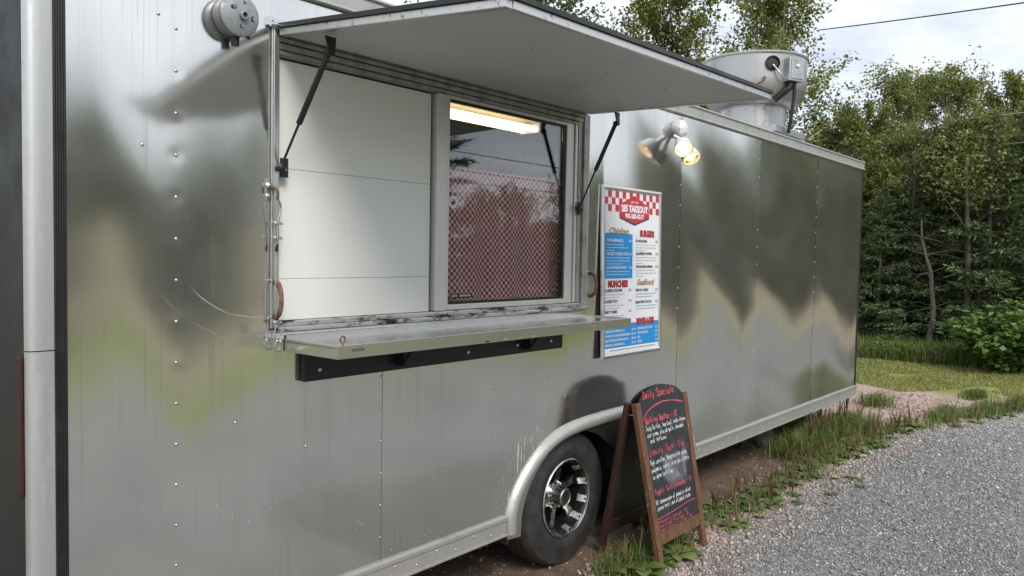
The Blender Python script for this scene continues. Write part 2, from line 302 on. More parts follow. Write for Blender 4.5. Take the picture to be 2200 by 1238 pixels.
    cl2 = t.ramp(t.noise(p, 1.2, 5, 0.65), [(0.3, (0.11, 0.155, 0.028)), (0.55, (0.175, 0.215, 0.044)), (0.8, (0.235, 0.245, 0.075))]); col = t.mix(back, col, cl2)
    road = t.math('MULTIPLY', t.step(t.math('ADD', Y, t.math('MULTIPLY', j, 0.6)), -10.3, -10.8), t.step(X, 17.0, 15.5))
    ctan = t.ramp(t.noise(p, 1.5, 5, 0.65), [(0.3, (0.22, 0.19, 0.125)), (0.7, (0.33, 0.285, 0.20))])
    east = t.math('MULTIPLY', back, t.step(t.math('ADD', X, t.math('MULTIPLY', j, 2.0)), 18.4, 19.2))
    col = t.mix(t.math('MAXIMUM', road, east), col, ctan)
    t.set(color=col, rough=0.9, spec=0.2)
    h = t.math('ADD', t.math('MULTIPLY', t.voro(p, 70.0), 0.6), t.math('MULTIPLY', t.noise(p, 25, 5), 0.5)); t.bump(h, 0.7, 0.012)
    MAT['ground'] = t.m
mats()

# ------------------------------------------------------------------ mesh helpers
BASE = {}
class MB:
    def __init__(s, M=None): s.v = []; s.f = []; s.M = M
    def add(s, vs, fs):
        o = len(s.v)
        s.v += [tuple(s.M @ Vector(p)) for p in vs] if s.M else [tuple(p) for p in vs]
        s.f += [tuple(i + o for i in f) for f in fs]; return s
    def box(s, x0, x1, y0, y1, z0, z1):
        return s.add([(x0, y0, z0), (x1, y0, z0), (x1, y1, z0), (x0, y1, z0), (x0, y0, z1), (x1, y0, z1), (x1, y1, z1), (x0, y1, z1)],
                     [(0, 3, 2, 1), (4, 5, 6, 7), (0, 1, 5, 4), (1, 2, 6, 5), (2, 3, 7, 6), (3, 0, 4, 7)])
    def hexa(s, p8):
        return s.add(p8, [(0, 3, 2, 1), (4, 5, 6, 7), (0, 1, 5, 4), (1, 2, 6, 5), (2, 3, 7, 6), (3, 0, 4, 7)])
    def tube(s, path, r, n=8, caps=True, flat=1.0, ref=None):
        path = [Vector(p) for p in path]; k = len(path); rs = r if hasattr(r, '__len__') else [r] * k
        vs = []; fs = []; prev = None
        for i, p in enumerate(path):
            t = (path[min(i + 1, k - 1)] - path[max(i - 1, 0)]).normalized()
            if prev is None:
                a = Vector(ref) if ref else (Vector((0, 0, 1)) if abs(t.z) < 0.9 else Vector((1, 0, 0)))
            else: a = prev
            a = (a - t * a.dot(t)).normalized(); prev = a; b = t.cross(a)
            for j in range(n):
                an = 2 * math.pi * j / n; vs.append(p + a * (math.cos(an) * rs[i] * flat) + b * (math.sin(an) * rs[i]))
        for i in range(k - 1):
            for j in range(n):
                fs.append((i * n + j, i * n + (j + 1) % n, (i + 1) * n + (j + 1) % n, (i + 1) * n + j))
        if caps: fs.append(tuple(range(n - 1, -1, -1))); fs.append(tuple(range((k - 1) * n, k * n)))
        return s.add(vs, fs)
    def lathe(s, prof, c, axis, n=32, close=False):
        ax = Vector(axis).normalized(); a = Vector((0, 0, 1)) if abs(ax.z) < 0.9 else Vector((1, 0, 0)); a = (a - ax * a.dot(ax)).normalized(); b = ax.cross(a); c = Vector(c)
        vs = []; fs = []
        for r, h in prof:
            for j in range(n):
                an = 2 * math.pi * j / n; vs.append(c + ax * h + (a * math.cos(an) + b * math.sin(an)) * r)
        k = len(prof); rng = range(k) if close else range(k - 1)
        for i in rng:
            i2 = (i + 1) % k
            for j in range(n): fs.append((i * n + j, i * n + (j + 1) % n, i2 * n + (j + 1) % n, i2 * n + j))
        return s.add(vs, fs)
    def prism(s, poly, y0, y1):
        n = len(poly); vs = [(x, y0, z) for x, z in poly] + [(x, y1, z) for x, z in poly]
        fs = [tuple(range(n)), tuple(range(2 * n - 1, n - 1, -1))] + [(i, i + n, (i + 1) % n + n, (i + 1) % n) for i in range(n)]
        return s.add(vs, fs)
    def build(s, name, mat, parent=None, smooth=0.0, bevel=0.0, base=None, seg=2):
        me = bpy.data.meshes.new(name); b = BASE.get(parent.name, Vector((0, 0, 0))) if parent else Vector(base or (0, 0, 0))
        me.from_pydata([(x - b.x, y - b.y, z - b.z) for x, y, z in s.v], [], s.f); me.update()
        fix_normals(me)
        if smooth:
            me.polygons.foreach_set('use_smooth', [True] * len(me.polygons)); me.set_sharp_from_angle(angle=rad(smooth))
        if mat: me.materials.append(MAT[mat])
        o = bpy.data.objects.new(name, me); COL.objects.link(o)
        if parent: o.parent = parent
        else: o.location = b
        BASE[o.name] = b.copy()
        if bevel:
            md = o.modifiers.new('bevel', 'BEVEL'); md.width = bevel; md.segments = seg; md.limit_method = 'ANGLE'; md.angle_limit = rad(40)
        return o
import bmesh
def fix_normals(me):
    bm = bmesh.new(); bm.from_mesh(me); bmesh.ops.recalc_face_normals(bm, faces=bm.faces); bm.to_mesh(me); bm.free()

def tag(o, label, cat=None, group=None, kind=None):
    o['label'] = label
    if cat: o['category'] = cat
    if group: o['group'] = group
    if kind: o['kind'] = kind
    return o
def thing(name, loc, label, cat, group=None):
    o = bpy.data.objects.new(name, None); COL.objects.link(o); o.location = loc; o.empty_display_size = 0.1
    BASE[o.name] = Vector(loc); return tag(o, label, cat, group)
def raw_mesh(name, V, F, mat, smooth=False):
    V = np.asarray(V, np.float32).reshape(-1, 3); F = np.asarray(F, np.int32); k = F.shape[1]
    me = bpy.data.meshes.new(name); me.vertices.add(len(V)); me.vertices.foreach_set('co', V.ravel())
    me.loops.add(F.size); me.loops.foreach_set('vertex_index', F.ravel()); me.polygons.add(len(F))
    me.polygons.foreach_set('loop_start', np.arange(0, F.size, k, dtype=np.int32)); me.polygons.foreach_set('loop_total', np.full(len(F), k, np.int32))
    if smooth: me.polygons.foreach_set('use_smooth', np.ones(len(F), bool))
    me.update(calc_edges=True); me.validate()
    if mat: me.materials.append(MAT[mat])
    return me
def mesh_obj(name, me, parent=None, loc=(0, 0, 0), rotz=0.0, sc=1.0):
    o = bpy.data.objects.new(name, me); COL.objects.link(o)
    if parent: o.parent = parent
    o.location = loc; o.rotation_euler = (0, 0, rotz); o.scale = (sc, sc, sc)
    BASE[o.name] = Vector(loc) if not parent else BASE.get(parent.name, Vector()); return o
def share(name, src, parent, loc):
    o = bpy.data.objects.new(name, src.data); COL.objects.link(o); o.parent = parent; o.location = Vector(loc) - BASE[parent.name]; BASE[o.name] = BASE[parent.name]; return o

# text from the built-in font as flat raised lettering; frame = matrix taking (x right, y up, z out) to world
def text(s, M, x, y, h, mat, parent, width=None, bold=0.0, shear=0.0, align='LEFT', raise_=0.0006, thick=0.0003, name='lettering', center=True):
    cu = bpy.data.curves.new('t', 'FONT'); cu.body = s; cu.size = 1.0; cu.resolution_u = 2; cu.offset = bold; cu.shear = shear
    ob = bpy.data.objects.new('t', cu); COL.objects.link(ob)
    dg = bpy.context.evaluated_depsgraph_get(); me = bpy.data.meshes.new_from_object(ob.evaluated_get(dg))
    COL.objects.unlink(ob); bpy.data.objects.remove(ob); bpy.data.curves.remove(cu)
    n = len(me.vertices); co = np.empty(n * 3, np.float32); me.vertices.foreach_get('co', co); co = co.reshape(-1, 3)
    if n == 0: return None
    mn, mx = co.min(0), co.max(0); sy = h / 0.70; sx = sy
    if width: sx = width / max(1e-5, mx[0] - mn[0])
    co[:, 0] = (co[:, 0] - mn[0]) * sx; co[:, 1] = (co[:, 1] - (0.35 if center else 0)) * sy
    w = co[:, 0].max()
    co[:, 0] += x - (w if align == 'RIGHT' else w / 2 if align == 'CENTER' else 0); co[:, 1] += y
    b = BASE[parent.name]; out = []
    for p in co: out.append(M @ Vector((p[0], p[1], raise_)) - b)
    me.vertices.foreach_set('co', np.array(out, np.float32).ravel()); me.update()
    me.materials.clear(); me.materials.append(MAT[mat]); me.name = name
    o = bpy.data.objects.new(name, me); COL.objects.link(o); o.parent = parent; BASE[o.name] = b; return o

def flat(M, poly, z, mat, parent, name):
    mb = MB(M); mb.add([(x, y, z) for x, y in poly], [tuple(range(len(poly)))]); return mb.build(name, mat, parent)
# ------------------------------------------------------------------ ground
def ground_z(x, y): return 0.0
n = 40; xs = np.concatenate([np.linspace(-150, -12, 8), np.linspace(-10, 24, 35), np.linspace(28, 160, 10)]); ys = np.concatenate([np.linspace(-150, -20, 8), np.linspace(-18, 14, 33), np.linspace(18, 150, 10)])
GX, GY = np.meshgrid(xs, ys, indexing='ij'); V = np.stack([GX, GY, np.zeros_like(GX)], -1).reshape(-1, 3); ny = len(ys)
F = [(i * ny + j, (i + 1) * ny + j, (i + 1) * ny + j + 1, i * ny + j + 1) for i in range(len(xs) - 1) for j in range(ny - 1)]
g = mesh_obj('ground', raw_mesh('ground', V, F, 'ground')); g['kind'] = 'structure'

# ------------------------------------------------------------------ trailer
X0, X1, ZB, ZT, YB = 0.796, 8.19, 0.30, 2.60, 2.45
tr = thing('food_trailer', (4.0, 0.0, 0.0), 'long bare aluminium food trailer with open serving hatch and shelf', 'trailer')
rng = np.random.default_rng(4)
_w = [(rng.uniform(0.8, 3.2), rng.uniform(0.8, 2.6), rng.uniform(0, 6.28), rng.uniform(0.4, 1)) for _ in range(9)]
_w2 = [(rng.uniform(0.8, 3.2), rng.uniform(0.8, 2.6), rng.uniform(0, 6.28), rng.uniform(0.4, 1)) for _ in range(9)]
def snoise(W, x, z): return sum(a * np.sin(kx * 2.2 * x + kz * 2.0 * z + p) for kx, kz, p, a in W) / 4.0
KX = np.array([0.80, 0.95, 1.06, 1.25, 1.42, 1.62, 1.9, 2.2, 2.6, 2.95, 3.3, 3.9, 4.53, 5.06, 5.47, 5.80, 6.48, 7.22, 7.98, 8.3])
KV = np.array([0.10, -0.1, -0.5, 1.0, 0.45, -0.15, -0.3, -0.1, 0.0, 0.3, 0.5, -0.45, 1.0, -0.95, 0.75, -0.75, 0.9, -0.65, 1.0, 0.4])
KA = np.array([0.042 if x < 1.7 else 0.030 if x < 3 else 0.052 for x in KX])
def cosint(x, kx, kv):
    i = np.clip(np.searchsorted(kx, x) - 1, 0, len(kx) - 2); t = np.clip((x - kx[i]) / (kx[i + 1] - kx[i]), 0, 1); t = 0.5 * t + 0.5 * (t * t * (3 - 2 * t))
    return kv[i] * (1 - t) + kv[i + 1] * t
def tilt(x, z):
    s = np.where(x > 3.6, 1.0, 0.12); xs_ = np.minimum(x + s * np.maximum(z - 1.28, 0) * 0.95, 8.05 + 0.2 * (x - 7.0))
    ez = cosint(xs_, KX, KV * KA)
    ez = ez - 0.034 * np.exp(-((z - 1.70) / 0.13) ** 2) * np.clip((1.62 - x) / 0.12, 0, 1)
    ez = ez + 0.009 * snoise(_w, x, z) + 0.0045 * snoise(_w2, x * 3.1 + 1, z * 2.3); ex = 0.010 * snoise(_w2, x, z) + 0.005 * snoise(_w, x * 2.7, z * 3.3 + 2)
    return ex, ez
SEAMS = [0.892, 2.060, 3.295, 4.480, 5.690, 6.930, 8.168]
RIV = {0: [(1.215, 0.505 + 0.1295 * k) for k in range(15)]}
for i, sx in enumerate(SEAMS[1:-1]): RIV[i + 1] = [(sx - 0.006, 0.50 + 0.1295 * k + 0.02 * i) for k in range(16)]
ALLR = []
def in_opening(x, z): return 1.572 < x < 3.446 and 1.352 < z < 2.405
FEND_L = [(2.832, 0.302), (2.834, 0.40), (2.875, 0.495), (2.95, 0.585), (3.05, 0.664), (3.14, 0.712), (3.25, 0.747), (3.40, 0.766), (3.60, 0.774), (3.79, 0.776)]
FEND = FEND_L + [(7.58 - x, z) for x, z in reversed(FEND_L[:-1])]
def fend_top(x):
    if x < 2.832 or x > 4.748: return 0.0
    xl = x if x < 3.79 else 7.58 - x
    return float(np.interp(xl, [p[0] for p in FEND_L], [p[1] for p in FEND_L]))
rivet_src = MB().lathe([(0.0001, 0.0036), (0.003, 0.0031), (0.0052, 0.0014), (0.0058, 0.0)], (0, 0, 0), (0, -1, 0), 10)
rivet_mesh = None
nriv = 0
def add_rivet(x, y, z, parent):
    global rivet_mesh, nriv
    if rivet_mesh is None:
        o = rivet_src.build('rivet', 'zinc', None, smooth=60); rivet_mesh = o.data; bpy.data.objects.remove(o)
    o = bpy.data.objects.new('rivet', rivet_mesh); COL.objects.link(o); o.parent = parent; o.location = Vector((x, y, z)) - BASE[parent.name]; nriv += 1
panels = []
for pi in range(6):
    a, b = SEAMS[pi], SEAMS[pi + 1]; st = 0.011 if pi == 0 else 0.016
    nx = int((b - a) / st); nz = int((2.54 - 0.39) / st)
    def grid(lo, hi, k, extra):
        g_ = np.linspace(lo, hi, k + 1)
        for e in extra:
            if lo < e < hi: g_[np.argmin(abs(g_ - e))] = e
        return g_
    gx = grid(a, b, nx, [1.572, 3.446]); gz = grid(0.39, 2.54, nz, [1.352, 2.405])
    PX, PZ = np.meshgrid(gx, gz, indexing='ij'); ex, ez = tilt(PX, PZ); ez = ez + (0.0, 0.004, -0.006, 0.005, -0.008, 0.006)[pi]; ex = ex + (0.0, -0.006, 0.008, -0.01, 0.008, -0.008)[pi]
    dents = RIV.get(pi, []) + (RIV.get(pi + 1, []) if pi < 5 else [])
    for rx, rz in dents:
        dx, dz = PX - rx, PZ - rz; s2 = 0.017 if rx < 1.5 else 0.015
        w_ = np.exp(-(dx * dx + dz * dz) / (2 * s2 * s2)) * (0.075 if rx < 1.5 else 0.03) / s2 * 0.35
        ex = ex - dx * w_; ez = ez - dz * w_
    yoff = -0.0012 if pi % 2 else 0.0
    Vp = np.stack([PX - 4.0, np.full_like(PX, yoff), PZ], -1).reshape(-1, 3); k = len(gz); F = []
    for i in range(len(gx) - 1):
        xm = (gx[i] + gx[i + 1]) / 2; ft = fend_top(xm) - 0.035
        for j in range(len(gz) - 1):
            zm = (gz[j] + gz[j + 1]) / 2
            if in_opening(xm, zm) or zm < ft: continue
            F.append((i * k + j, (i + 1) * k + j, (i + 1) * k + j + 1, i * k + j + 1))
    me = raw_mesh('side_panel', Vp, F, 'skin', smooth=True)
    N = np.stack([ex, -np.ones_like(ex), ez], -1).reshape(-1, 3); N /= np.linalg.norm(N, axis=1, keepdims=True)
    if len(me.vertices) == len(N): me.normals_split_custom_set_from_vertices(N.tolist())
    po = mesh_obj('side_panel', me, tr); panels.append(po)
    for rx, rz in RIV.get(pi, []):
        if not (1.56 < rx < 3.46 and 1.33 < rz < 2.44) and rz > fend_top(rx) + 0.03: add_rivet(rx, yoff - 0.0003, rz, po)
for x, z in [(1.16, 2.35), (1.11, 1.95), (1.42, 1.06), (2.35, 0.95), (1.70, 0.93), (2.72, 1.02), (3.12, 1.00), (3.12, 0.87), (3.09, 0.70), (4.45, 0.80)]: add_rivet(x, -0.0004, z, panels[0])

# dark core behind the skin seams, roof, far walls, floor
MB().box(X0 + 0.02, X1 - 0.02, YB - 0.03, YB, 0.34, 2.58).build('far_side_wall', 'interior', tr)
MB().box(X0, X0 + 0.012, 0.020, YB, 0.31, 2.59).build('rear_wall', 'shaded_slate', tr)
MB().box(X1 - 0.012, X1 + 0.002, 0.012, YB, 0.31, 2.59).build('front_wall', 'alu_matte', tr)
roof = MB()
roof.add([(X0, 0.0, 2.597), (X1, 0.0, 2.597), (X1, 1.22, 2.64), (X0, 1.22, 2.64), (X1, YB, 2.597), (X0, YB, 2.597)], [(0, 1, 2, 3), (3, 2, 4, 5)]); roof.build('roof', 'alu_matte', tr)
MB().box(X0 + 0.03, X1 - 0.03, 0.02, YB - 0.04, 2.525, 2.535).build('ceiling_panel', 'interior', tr)
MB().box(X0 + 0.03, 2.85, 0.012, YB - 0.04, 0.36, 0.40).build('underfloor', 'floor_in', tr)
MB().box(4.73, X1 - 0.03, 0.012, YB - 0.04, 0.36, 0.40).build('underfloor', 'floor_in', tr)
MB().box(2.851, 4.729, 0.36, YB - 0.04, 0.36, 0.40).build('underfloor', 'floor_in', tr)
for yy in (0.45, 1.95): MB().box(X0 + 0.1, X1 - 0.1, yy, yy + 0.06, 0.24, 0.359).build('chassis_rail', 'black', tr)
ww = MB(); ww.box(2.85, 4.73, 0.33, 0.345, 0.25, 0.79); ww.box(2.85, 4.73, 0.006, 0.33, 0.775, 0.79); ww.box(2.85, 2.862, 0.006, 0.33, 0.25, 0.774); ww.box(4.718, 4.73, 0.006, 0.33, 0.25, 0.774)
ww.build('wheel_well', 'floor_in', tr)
for xa in (3.36, 4.22): MB().tube([(xa, 0.2, 0.36), (xa, 2.25, 0.36)], 0.035, 10).build('axle', 'black', tr)
# inner partition boards that close the wall left and right of the window, seen through the glass edge
MB().box(X0 + 0.05, 1.56, 0.03, 0.04, 0.41, 2.52).build('inner_lining', 'interior', tr)
MB().box(3.46, X1 - 0.05, 0.03, 0.04, 0.80, 2.52).build('inner_lining', 'interior', tr)

# rear corner cap, rubber strip, tail lamp
def capsec(z0, z1):
    pts = [(0.8625, -0.004), (0.838, -0.0070), (0.815, -0.006), (0.802, -0.001), (0.7955, 0.008), (0.794, 0.016), (0.794, 0.022)]
    mb = MB(); vs = []; fs = []
    for x, y in pts: vs += [(x, y, z0), (x, y, z1)]
    for i in range(len(pts) - 1): fs.append((2 * i, 2 * i + 1, 2 * i + 3, 2 * i + 2))
    return mb.add(vs, fs)
cap = capsec(1.352, 2.599).build('corner_cap', 'alu_cap', tr, smooth=50); cap2 = capsec(0.302, 1.349).build('corner_cap', 'alu_cap', tr, smooth=50)
rs = MB()
for k in range(5): rs.tube([(0.866 + 0.0065 * k, -0.004, 0.31), (0.866 + 0.0065 * k, -0.004, 2.598)], 0.0042, 8)
rs.box(0.8627, 0.8955, -0.0035, 0.01, 0.305, 2.597); rs.build('rubber_strip', 'rubber', tr, smooth=50)
tl = MB().box(0.786, 0.7955, 0.024, 0.060, 0.945, 1.335).build('tail_lamp', 'tail', tr, bevel=0.004, seg=3)
# front corner
MB().tube([(8.176, -0.003, 0.40), (8.176, -0.003, 2.53)], 0.008, 8).build('rubber_strip', 'rubber', tr, smooth=50)
MB().box(8.1855, 8.20, -0.006, 0.05, 0.401, 2.531).build('corner_cap', 'alu', tr, bevel=0.004)
# top rail with two beads, bottom rail
rail = MB().box(0.865, 8.205, -0.010, 0.02, 2.536, 2.596).build('top_rail', 'alu_rail', tr, bevel=0.002)
bead = MB(); bead.tube([(0.8655, -0.011, 2.5315), (8.206, -0.011, 2.5315)], 0.0095, 10); bead.build('rail_bead', 'alu_rail', rail, smooth=60)
bead = MB(); bead.tube([(0.8655, -0.011, 2.5985), (8.206, -0.011, 2.5985)], 0.0085, 10); bead.build('rail_bead', 'alu_rail', rail, smooth=60)
for k in range(22):
    x = 4.9 + 0.152 * k; add_rivet(x, -0.0103, 2.553, rail); add_rivet(x + 0.01, -0.0103, 2.583, rail)
for (a, b) in ((0.897, 2.829), (4.752, 8.20)):
    br = MB(); br.box(a, b, -0.013, 0.01, 0.302, 0.398); brl = br.build('bottom_rail', 'alu_rail', tr, bevel=0.002)
    MB().box(a, b, -0.020, -0.012, 0.378, 0.399).build('rail_lip', 'alu_rail', brl, bevel=0.003); MB().box(a, b, -0.0175, -0.012, 0.302, 0.314).build('rail_lip', 'alu_rail', brl, bevel=0.002)
    x = a + 0.05; kk = 0
    while x < b - 0.03:
        if x > 1.7: add_rivet(x, -0.0133, 0.335 if kk % 2 else 0.362, brl)
        x += 0.118; kk += 1

# fender: rolled flare and skirt plate
off = []
for i, (x, z) in enumerate(FEND):
    p = Vector(FEND[max(i - 1, 0)]); q = Vector(FEND[min(i + 1, len(FEND) - 1)]); t_ = (q - p).normalized(); nn = Vector((t_.y, -t_.x)); off.append((x + nn.x * 0.032, z + nn.y * 0.032))
fl = MB(); prof = [(-0.010, -0.0015), (0.0, -0.004), (0.006, -0.014), (0.016, -0.024), (0.030, -0.030), (0.046, -0.030), (0.056, -0.024), (0.058, -0.014)]
vs = []; fs = []; npf = len(prof); pathn = 0
fine_path = []
for i in range(len(FEND) - 1):
    for s in range(4):
        P = [Vector(FEND[max(min(i + k, len(FEND) - 1), 0)]) for k in (-1, 0, 1, 2)]; t_ = s / 4
        fine_path.append(0.5 * ((2 * P[1]) + (P[2] - P[0]) * t_ + (2 * P[0] - 5 * P[1] + 4 * P[2] - P[3]) * t_ * t_ + (3 * P[1] - P[0] - 3 * P[2] + P[3]) * t_ ** 3))
fine_path.append(Vector(FEND[-1]))
for i, p in enumerate(fine_path):
    t_ = (fine_path[min(i + 1, len(fine_path) - 1)] - fine_path[max(i - 1, 0)]).normalized(); nn = Vector((t_.y, -t_.x))
    for d, y in prof: vs.append((p.x + nn.x * d, y, p.y + nn.y * d))
for i in range(len(fine_path) - 1):
    for j in range(npf - 1): fs.append((i * npf + j, (i + 1) * npf + j, (i + 1) * npf + j + 1, i * npf + j + 1))
fender = fl.add(vs, fs).build('fender', 'alu_rail', tr, smooth=70)
def arch_pts(c, rev=False):
    pts = [(-0.445, 0.30), (-0.44, 0.40), (-0.40, 0.50), (-0.33, 0.585), (-0.22, 0.660), (-0.12, 0.700), (0.0, 0.716), (0.10, 0.703), (0.20, 0.668), (0.29, 0.615), (0.36, 0.565), (0.41, 0.54)]
    return [((c + x) if not rev else (c - x), z) for x, z in pts]
low = arch_pts(3.38) + [(3.79, 0.536)] + list(reversed(arch_pts(4.20, True)))
outl = [(p.x, p.y) for p in fine_path]
vs = []; fs = []; yk = -0.012
L = len(low); lowx = low
# skirt as strips between the flare line and the arch line
K = 60; vs = []
def interp_path(path, t_):
    d = [0]
    for i in range(1, len(path)): d.append(d[-1] + math.dist(path[i], path[i - 1]))
    s = t_ * d[-1]; return float(np.interp(s, d, [p[0] for p in path])), float(np.interp(s, d, [p[1] for p in path]))
for k in range(K + 1):
    ox, oz = interp_path([(p.x, p.y) for p in fine_path], k / K); lx, lz = interp_path(low, k / K)
    vs += [(ox, yk, oz - 0.02), (lx, yk, min(lz, oz - 0.03))]
sk = MB().add(vs, [(2 * k, 2 * k + 2, 2 * k + 3, 2 * k + 1) for k in range(K)]); sk.build('skirt_plate', 'alu', fender)
for k in range(3, len(fine_path) - 3, 3):
    p = fine_path[k]; add_rivet(p.x, -0.0018, p.y + 0.005, fender)

# wheels
def wheel(cx):
    c = (cx, 0.13, 0.357); ax = (0, -1, 0)
    prof = [(0.203, 0.085), (0.212, 0.103), (0.235, 0.113), (0.262, 0.1165), (0.266, 0.1145), (0.30, 0.113), (0.332, 0.103), (0.340, 0.103), (0.352, 0.088), (0.3585, 0.070), (0.3595, 0.052), (0.351, 0.050), (0.351, 0.042), (0.360, 0.040), (0.360, 0.006), (0.351, 0.004), (0.351, -0.004), (0.360, -0.006), (0.360, -0.040), (0.351, -0.042), (0.351, -0.050), (0.359, -0.052), (0.355, -0.085), (0.335, -0.105), (0.26, -0.115), (0.205, -0.09)]
    ty = MB().lathe(prof, c, ax, 72, close=True).build('wheel', 'tyre', tr, smooth=35)
    MB().lathe([(0.206, 0.094), (0.199, 0.092), (0.188, 0.060), (0.180, 0.0), (0.176, -0.05), (0.05, -0.055), (0.0001, -0.055)], c, ax, 56).build('rim', 'rim_black', ty, smooth=35)
    MB().lathe([(0.208, 0.094), (0.209, 0.107), (0.203, 0.112), (0.197, 0.108), (0.196, 0.094)], c, ax, 56, close=True).build('rim_lip', 'rim_polish', ty, smooth=40)
    cc = Vector(c)
    def P(r, h, an): return cc + Vector((math.sin(an) * r, -h, math.cos(an) * r))
    for k in range(12):
        an = 2 * math.pi * (k + 0.5) / 12; da = 0.105; mb = MB()
        mb.hexa([P(0.176, 0.052, an - da), P(0.176, 0.052, an + da), P(0.182, 0.04, an + da), P(0.182, 0.04, an - da), P(0.198, 0.104, an - da * 0.95), P(0.198, 0.104, an + da * 0.95), P(0.1995, 0.085, an + da), P(0.1995, 0.085, an - da)])
        mb.build('rim_block', 'rim_polish', ty, bevel=0.002)
        mb = MB(); q = P(0.1905, 0.092, an); mb.lathe([(0.0045, 0.0), (0.0045, 0.012), (0.0001, 0.013)], q, (math.sin(an) * -0.5, -1, math.cos(an) * -0.5), 8); mb.build('rim_bolt', 'rim_black', ty)
    for k in range(6):
        an = 2 * math.pi * k / 6 + 0.12; mb = MB()
        for (ra, rb, wa, wb, ha, hb) in ((0.048, 0.095, 0.030, 0.019, 0.020, 0.030), (0.095, 0.142, 0.019, 0.017, 0.030, 0.034), (0.142, 0.181, 0.017, 0.026, 0.034, 0.030)):
            aa, ab = wa / ra, wb / rb; sw = 0.10
            mb.hexa([P(ra, ha - 0.03, an - aa + sw * ra / 0.18), P(ra, ha - 0.03, an + aa + sw * ra / 0.18), P(rb, hb - 0.03, an + ab + sw * rb / 0.18), P(rb, hb - 0.03, an - ab + sw * rb / 0.18), P(ra, ha, an - aa + sw * ra / 0.18), P(ra, ha, an + aa + sw * ra / 0.18), P(rb, hb, an + ab + sw * rb / 0.18), P(rb, hb, an - ab + sw * rb / 0.18)])
        mb.build('spoke', 'rim_polish', ty)
        a2 = an + math.pi / 6; MB().lathe([(0.010, 0.0), (0.010, 0.022), (0.006, 0.028), (0.0001, 0.029)], P(0.068, 0.012, a2), ax, 10).build('lug_nut', 'rim_polish', ty, smooth=40)
    hc = MB().lathe([(0.060, 0.0), (0.058, 0.02), (0.050, 0.035), (0.049, 0.088), (0.047, 0.096), (0.042, 0.100), (0.039, 0.0975), (0.0001, 0.0975)], c, ax, 40).build('hub_cap', 'rim_polish', ty, smooth=35)
    for dx in (-0.006, 0.006): MB().box(cx + dx - 0.0022, cx + dx + 0.0022, 0.13 - 0.0985, 0.13 - 0.097, 0.357 - 0.026, 0.357 + 0.026).build('cap_slot', 'rim_black', ty)
    return ty
wheel(3.36); wheel(4.22)

# ------------------------------------------------------------------ serving hatch opening
zw0, zw1 = 1.393, 2.303
for z0, z1 in ((1.393, 1.5390), (1.5403, 1.9270), (1.9283, 2.303)): MB().box(1.580, 2.327, 0.020, 0.04, z0, z1).build('shutter_board', 'white', tr, bevel=0.0008)
MB().box(1.575, 2.345, 0.041, 0.06, 1.39, 2.31).build('shutter_backing', 'black', tr)
trk = MB()
for k, (y0, y1, z0, z1) in enumerate(((0.0, 0.06, 2.316, 2.328), (-0.004, 0.06, 2.334, 2.352), (-0.008, 0.06, 2.358, 2.372), (-0.002, 0.06, 2.376, 2.40))): trk.box(1.576, 3.44, y0, y1, z0, z1)
trk.box(1.576, 3.44, 0.012, 0.0605, 2.311, 2.402)
track = trk.build('track', 'frame_dark', tr, bevel=0.0015)
MB().box(1.553, 1.5765, -0.012, 0.05, 1.36, 2.40).build('jamb', 'alu', tr, bevel=0.003)
MB().tube([(1.5495, -0.008, 1.37), (1.5495, -0.008, 2.40)], 0.004, 8).build('jamb_bead', 'galv', tr)
jr = MB(); jr.box(3.372, 3.405, 0.002, 0.06, 1.394, 2.374); jr.box(3.408, 3.448, -0.010, 0.05, 1.372, 2.374); jr.build('jamb', 'frame_dark', tr, bevel=0.002)
MB().box(3.4485, 3.456, -0.012, 0.03, 1.372, 2.374).build('jamb_edge', 'alu', tr, bevel=0.002)
mul = MB().box(2.341, 2.402, -0.008, 0.05, 1.393, 2.31).build('mullion', 'frame', tr, bevel=0.004)
for zc in (2.272, 1.425): MB().lathe([(0.012, 0.0), (0.012, 0.002), (0.009, 0.0025), (0.0085, 0.0005), (0.0001, 0.0005)], (2.371, -0.0078, zc), (0, -1, 0), 16).build('mullion_plug', 'frame', mul)
sill = MB(); sill.box(1.553, 3.455, -0.020, 0.05, 1.356, 1.3725); sill.box(1.56, 3.45, -0.006, 0.05, 1.3725, 1.3915); sill.build('sill', 'alu_grimy', tr, bevel=0.003)
# sliding window
wf = MB(); x0, x1, z0, z1 = 2.404, 3.318, 1.394, 2.314
wf.box(x0, x0 + 0.022, 0.004, 0.045, z0, z1); wf.box(x1 - 0.046, x1, 0.004, 0.045, z0, z1); wf.box(x0 + 0.022, x1 - 0.046, 0.004, 0.045, z0, z0 + 0.024); wf.box(x0 + 0.022, x1 - 0.046, 0.004, 0.045, z1 - 0.014, z1)
win = wf.build('service_window', 'frame', tr, bevel=0.002)
for xa, xb, ya in ((3.322, 3.338, 0.008), (3.342, 3.356, 0.0), (3.359, 3.3705, 0.006)): MB().box(xa, xb, ya, 0.05, 1.394, 2.314).build('window_channel', 'frame', tr, bevel=0.0015)
gk = MB(); gx0, gx1, gz0, gz1 = x0 + 0.0225, x1 - 0.0465, z0 + 0.0245, z1 - 0.0145
gk.box(gx0, gx0 + 0.005, 0.012, 0.036, gz0, gz1); gk.box(gx1 - 0.013, gx1, 0.012, 0.036, gz0, gz1); gk.box(gx0 + 0.005, gx1 - 0.013, 0.012, 0.036, gz0, gz0 + 0.012); gk.box(gx0 + 0.005, gx1 - 0.013, 0.012, 0.036, gz1 - 0.007, gz1); gk.build('gasket', 'rubber', win)
MB().box(gx0 + 0.0052, gx1 - 0.0132, 0.0235, 0.0275, gz0 + 0.0122, gz1 - 0.0072).build('glass_pane', 'glass', win)
